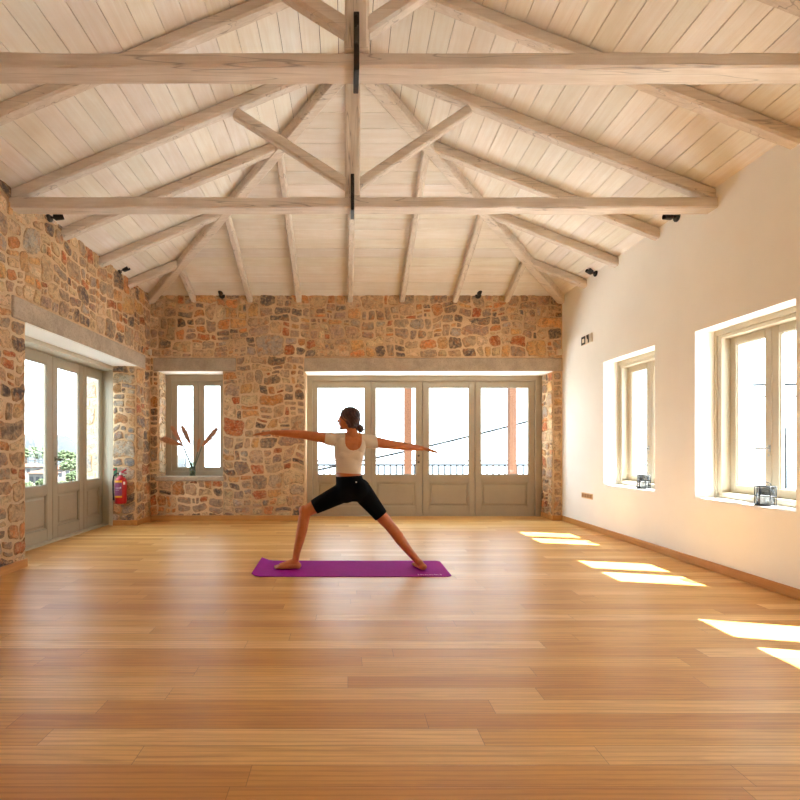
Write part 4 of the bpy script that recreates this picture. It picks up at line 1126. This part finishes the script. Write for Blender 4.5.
spot(wall_pt_left(118.5, 270), (1,0,0), (0.8, -0.1, 0.35), 'black spotlight on the stone side wall towards the far corner')
spot(wall_pt_right(677.5, 217), (-1,0,0), (-0.9, -0.1, 0.12), 'black spotlight on the plastered wall, under the truss beam end')
spot(wall_pt_right(596, 273), (-1,0,0), (-0.8, -0.2, 0.45), 'black spotlight on the plastered wall towards the stone end wall')
spot(P(222.3, 296, YB)-Vector((0,0.01,0)), (0,-1,0), (-0.25, -0.25, 0.9), 'black spotlight on the stone end wall above the small window')
spot(P(477.8, 296, YB)-Vector((0,0.01,0)), (0,-1,0), (0.2, -0.25, 0.9), 'black spotlight on the stone end wall above the glazed doors')
for (px, lab_) in ((149.6, 'small pale box on the stone end wall in the corner by the extinguisher'), (558.6, 'small pale box on the stone end wall in the corner by the plastered wall')):
    c = P(px, 352.5, YB); r = empty('junction_box', c-Vector((0, 0.02, 0.045))); tag(r, lab_, 'junction box', 'pale junction boxes')
    g = MB(); g.bbox((-0.04, -0.055, 0), (0.04, 0.02, 0.09), 0.008); g.build('casing', M['white_plastic'], r)
    g = MB(); g.bbox((-0.028, -0.060, 0.014), (0.028, -0.054, 0.076), 0.004); g.build('cover', M['white_plastic'], r)
# exit sign
sp = wall_pt_right(587.5, 339.6); r = empty('exit_sign', (XR, sp.y, sp.z-0.065), -PI/2); tag(r, 'small exit sign with dark pictograms high on the plastered wall', 'sign')
g = MB(); g.bbox((-0.15, -0.022, 0), (0.16, -0.001, 0.13), 0.004); o = g.build('sign_plate', M['white_plastic'], r)
g = MB(); yq = -0.0245
g.box((-0.142, yq, 0.006), (-0.118, yq+0.004, 0.124)); g.box((-0.048, yq, 0.006), (-0.020, yq+0.004, 0.124)); g.box((-0.118, yq, 0.092), (-0.048, yq+0.004, 0.124)); g.box((-0.118, yq, 0.006), (-0.048, yq+0.004, 0.034))
g.add([(0.01, yq, 0.124), (0.085, yq, 0.124), (0.095, yq, 0.006), (0.058, yq, 0.006), (0.058, yq, 0.05), (0.028, yq, 0.075)], [(0,1,2,3,4,5)])
g.build('pictogram', M['sign_dark'], r)
# socket strip
sp = wall_pt_right(587.3, 495.8); r = empty('socket_strip', (XR, sp.y, sp.z-0.04), -PI/2); tag(r, 'ivory socket strip low on the plastered wall', 'wall socket')
g = MB(); g.bbox((-0.16, -0.010, 0), (0.16, -0.001, 0.08), 0.004); g.build('plate', M['ivory'], r)
for k in range(4):
    g = MB(); g.bbox((-0.145+k*0.075, -0.0125, 0.014), (-0.08+k*0.075, -0.009, 0.066), 0.002); g.build('socket', M['socket_hole'], r)

# ------------------------------------------------------------------ outside
g = MB(); g.box((XL-2.6, YB+0.57, GZ-0.2), (14, 12.2, GZ)); g.box((XR+0.52, -9, GZ-0.2), (14, YB+0.57, GZ)); g.box((XL-2.6, -9, GZ-0.2), (XL-0.56, YB+0.57, GZ)); g.box((XL-0.56, -9, GZ-0.2), (XR+0.52, YR-0.3, GZ))
tag(g.build('terrace', M['terrace']), 'pale paved terrace outside the glazed doors', None, None, 'structure')
# railing on the terrace edge
rl_ = empty('terrace_railing', (0, 11.6, GZ)); tag(rl_, 'pale metal terrace railing behind the end wall doors', 'railing')
g = MB(); zt = H-(465-CY)/F*11.6-GZ
g.bbox((-2.4, -0.02, zt-0.022), (9.0, 0.02, zt+0.024), 0.004); g.build('top_rail', M['rail_metal'], rl_)
g = MB(); g.bbox((-2.4, -0.012, zt+0.085), (9.0, 0.012, zt+0.111), 0.004); g.build('upper_rail', M['rail_metal'], rl_)
g = MB(); g.bbox((-2.4, -0.015, 0.08), (9.0, 0.015, 0.105), 0.004); g.build('bottom_rail', M['rail_metal'], rl_)
bar0 = None
for k in range(60):
    X = -2.33+k*0.14
    if bar0 is None:
        g = MB(); g.tube([(0, 0, 0.10), (0, 0, zt)], 0.019, 6); bar0 = g.build('baluster', M['rail_metal'], rl_); q = bar0
    else:
        q = bar0.copy(); COL.objects.link(q); q.parent = rl_
    q.location = (X, 0, 0)
for k, (px, lab_) in enumerate(((407.8, 'orange timber post outside, seen through the second door leaf beside her arm'), (511.8, 'orange timber post outside, seen through the door leaf nearest the plastered wall'))):
    X = (px-CX)/F*11.0; g = MB(); g.bbox((-0.078, -0.078, 0.10), (0.078, 0.078, 3.3), 0.008)
    r = empty('timber_post', (X, 11.0, GZ)); tag(r, lab_, 'post', 'timber posts on the terrace'); g.build('shaft', M['post'], r)
    g = MB(); g.bbox((-0.09, -0.09, 0.0), (0.09, 0.09, 0.10), 0.006); g.build('post_shoe', M['white_metal'], r)
g = MB()
def cable(pts, r_, name, label, grp=None):
    g = MB(); g.tube(pts, r_, 6); o = g.build(name, M['cable'], smooth=True); tag(o, label, 'cable', grp); return o
A, B_ = P(300, 473.5, 24), P(560, 413.0, 24)
cable([A.lerp(B_, t/12)-Vector((0,0,0.12*math.sin(PI*t/12))) for t in range(-2, 16)], 0.055, 'overhead_cable', 'dark overhead cable slanting across the sky behind the end wall doors')
for z_, lab_ in ((385, 'upper overhead cable seen through the window cut by the picture edge'), (397, 'lower overhead cable seen through the window cut by the picture edge')):
    cable([P(752, z_, 16), P(830, z_-1.5, 16.1), P(1100, z_-4, 16.4)], 0.034 if z_ == 385 else 0.024, 'overhead_cable', lab_)
# hooked pole outside the right windows
r = empty('hooked_pole', (5.25, 6.0, GZ)); tag(r, 'grey pole with a hooked top outside the window cut by the picture edge', 'pole')
g = MB(); g.tube([(0.012, 0, 0.02), (0, 0, 0.8), (-0.005, 0, 1.46), (-0.02, -0.02, 1.54), (-0.05, -0.03, 1.565), (-0.085, -0.03, 1.545)], [0.035, 0.034, 0.034, 0.03, 0.026, 0.022], 10); g.build('pipe', M['rail_metal'], r, smooth=True)
g = MB(); g.lathe([(0, 0), (0.09, 0), (0.09, 0.02), (0, 0.02)], 16); g.build('foot_plate', M['white_metal'], r)
# outer stone pier beyond the side doors
g = MB(); g.box((XL-1.18, 8.25, GZ), (XL-0.615, 8.85, 3.2)); g.mi = 1
stone_face(g, (XL-1.17, 8.25, GZ), (1,0,0), (0,0,1), (0,-1,0), 0.55, 3.3, (), 31, 0.018, 1.2, [s2l((186,182,178)), s2l((160,158,158)), s2l((206,200,192))])
stone_face(g, (XL-1.18, 8.80, GZ), (0,-1,0), (0,0,1), (-1,0,0), 0.5, 3.3, (), 32, 0.018, 1.2, [s2l((186,182,178)), s2l((160,158,158)), s2l((206,200,192))])
o = g.build('stone_pier', [M['mortar'], M['stone']], smooth=False, colors=True); tag(o, 'grey stone pier outside, seen through the side door leaf nearest the extinguisher', 'pier')
# valley: land falling away, village and hills beyond
def land(x, y):
    d = math.hypot(x+4, y-4)
    return -3.0-0.035*max(0, d-8)+noise.noise(Vector((x*0.03, y*0.03, 2)))*1.2
g = MB(); nx_, ny_ = 46, 46; x0_, x1_, y0_, y1_ = -260, 160, -40, 330; vs = []
for i in range(nx_+1):
    for j in range(ny_+1):
        X, Y = x0_+(x1_-x0_)*i/nx_, y0_+(y1_-y0_)*j/ny_; vs.append((X, Y, land(X, Y)))
g.add(vs, [(i*(ny_+1)+j, (i+1)*(ny_+1)+j, (i+1)*(ny_+1)+j+1, i*(ny_+1)+j+1) for i in range(nx_) for j in range(ny_) if vs[i*(ny_+1)+j][0] < 4-0.46*vs[i*(ny_+1)+j][1]])
tag(g.build('hillside', M['ground'], smooth=True), 'dry hillside falling away outside', None, None, 'structure')
g = MB(); vs = []; n = 60
for i in range(n+1):
    t = i/n; X = -330+240*t; Y = 300+30*math.sin(t*4)
    top_ = -4+15.5*(1.0 if X < -203 else math.exp(-((X+203)/17)**2))+1.2*noise.noise(Vector((t*14, 0, 0)))
    for (yy, k) in ((0, -22), (12, -10), (40, top_*0.7-3), (70, top_), (120, -22)): vs.append((X-yy*0.3, Y+yy, k))
g.add(vs, [(i*5+j, (i+1)*5+j, (i+1)*5+j+1, i*5+j+1) for i in range(n) for j in range(4)])
tag(g.build('hills', M['hill'], smooth=True), 'hazy hill beyond the village', None, None, 'structure')
def house(px, py, Y, w, d, h, rz, label):
    c = P(px, py, Y); r = empty('village_house', (c.x, c.y, c.z-h), rz); tag(r, label, 'house', 'white village houses')
    g = MB(); g.box((-w/2, -d/2, -6), (w/2, d/2, h)); g.build('walls', M['house'], r)
    g = MB(); o_ = 0.5; hh = h*0.34
    g.add([(-w/2-o_, -d/2-o_, h), (w/2+o_, -d/2-o_, h), (w/2+o_, d/2+o_, h), (-w/2-o_, d/2+o_, h), (-w/2+d*0.35, 0, h+hh), (w/2-d*0.35, 0, h+hh)],
          [(0,1,5,4), (2,3,4,5), (1,2,5), (3,0,4), (3,2,1,0)]); g.build('roof', M['tiles'], r)
    for k in range(3):
        g = MB(); xw = -w/2+w*(k+0.5)/3; g.box((xw-0.5, -d/2-0.05, h-2.3), (xw+0.5, -d/2+0.02, h-0.8)); g.build('window', M['house_win'], r)
    return r
house(31, 466.5, 180, 9, 7, 3.2, 0.35, 'white village house with terracotta roof seen through the first side door leaf')
house(44, 473, 130, 5, 4.5, 2.6, -0.1, 'small white village house beside the stile of the first side door leaf')
house(63, 468.5, 150, 6, 6, 3.0, 0.9, 'white village house with terracotta roof seen behind the door handle')
def shrub(px, py, Y, rad, m, label, seed):
    c = P(px, py, Y); r = empty('hillside_tree', (c.x, c.y, c.z-rad)); tag(r, label, 'tree', 'trees around the village houses')
    g = MB(); rr = random.Random(seed)
    for k in range(150):
        th_, ph = rr.uniform(0, 2*PI), math.acos(rr.uniform(-0.6, 1)); q = rad*rr.uniform(0.6, 1.0)
        p = Vector((q*1.25*math.sin(ph)*math.cos(th_), q*1.25*math.sin(ph)*math.sin(th_), rad+q*0.9*math.cos(ph)))
        g.sphere(p, (rad*0.2*rr.uniform(0.6,1.2), rad*0.2, rad*0.15*rr.uniform(0.7,1.2)), 6, 4)
    g.build('crown', m, r, smooth=False)
    g = MB(); g.tube([(0,0,-5), (0.05,0,0), (0,0.05,rad)], [rad*0.13, rad*0.11, rad*0.07], 8); g.build('trunk', M['bark'], r, smooth=True)
tr = [(26, 454, 260, 3.6, 'leaf2'), (35, 453, 270, 4.0, 'leaf'), (45, 455, 250, 3.6, 'leaf2'), (64, 457, 240, 3.6, 'leaf'), (71, 466, 110, 1.7, 'leaf2'), (75.5, 460, 200, 3.4, 'leaf'),
      (42, 483, 95, 0.9, 'leaf'), (63, 485, 90, 0.9, 'leaf2'), (28, 486, 92, 0.9, 'leaf2'), (76, 478, 100, 1.5, 'leaf')]
dsc = ['pale round tree at the near edge of the first side door pane, below the hill', 'green tree in the middle of the first side door pane, below the hill', 'pale tree beside the stile of the first side door leaf, below the hill',
       'green tree just above the door handle in the view', 'pale large tree in the middle pane, below the hedge line', 'green tree at the far edge of the middle pane', 'green bush at the foot of the house in the first side door pane',
       'pale bush low in the middle side door pane', 'pale bush low beside the near door jamb', 'green bush low at the far edge of the middle pane']
for k, (px, py, Y, rad, m_) in enumerate(tr): shrub(px, py, Y, rad, M[m_], dsc[k], 60+k)

# ------------------------------------------------------------------ light
w = bpy.data.worlds.new('sky'); sc.world = w; w.use_nodes = True; nt = w.node_tree
bg = nt.nodes['Background']; tc = nt.nodes.new('ShaderNodeTexCoord'); sp_ = nt.nodes.new('ShaderNodeSeparateXYZ'); lk(nt, tc.outputs['Generated'], sp_.inputs[0])
lk(nt, ramp(nt, sp_.outputs[2], [(0.0, (0.80, 0.91, 1.0)), (0.25, (0.80, 0.91, 1.0)), (1.0, (0.66, 0.83, 1.0))]), bg.inputs[0])
bg.inputs[1].default_value = 4.2
sun = bpy.data.lights.new('sun', 'SUN'); so = bpy.data.objects.new('sun', sun); COL.objects.link(so)
sun.energy = 33.0; sun.angle = math.radians(0.53); sun.color = (1.0, 0.99, 0.97)
so.rotation_euler = Vector((-1.42, 0.355, -2.17)).to_track_quat('-Z', 'Y').to_euler()
so.location = (12, 0, 15)

# ------------------------------------------------------------------ camera
cam = bpy.data.cameras.new('camera'); co_ = bpy.data.objects.new('camera', cam); COL.objects.link(co_)
cam.sensor_fit = 'HORIZONTAL'; cam.sensor_width = 36.0; cam.lens = F/800*36
cam.shift_x = (400-CX)/800; cam.shift_y = (CY-400)/800
co_.location = (0, 0, H); co_.rotation_euler = (PI/2, 0, 0); cam.clip_start = 0.05; cam.clip_end = 2000
sc.camera = co_
vs_ = sc.view_settings; vs_.view_transform = 'Standard'; vs_.look = 'None'; vs_.gamma = 1.0; vs_.use_curve_mapping = False
vs_.exposure = 0.75
cy = sc.cycles
cy.use_denoising = True
try: cy.denoiser = 'OPENIMAGEDENOISE'
except Exception: pass
cy.max_bounces = 12; cy.diffuse_bounces = 8; cy.glossy_bounces = 4; cy.transparent_max_bounces = 16; cy.sample_clamp_indirect = 10
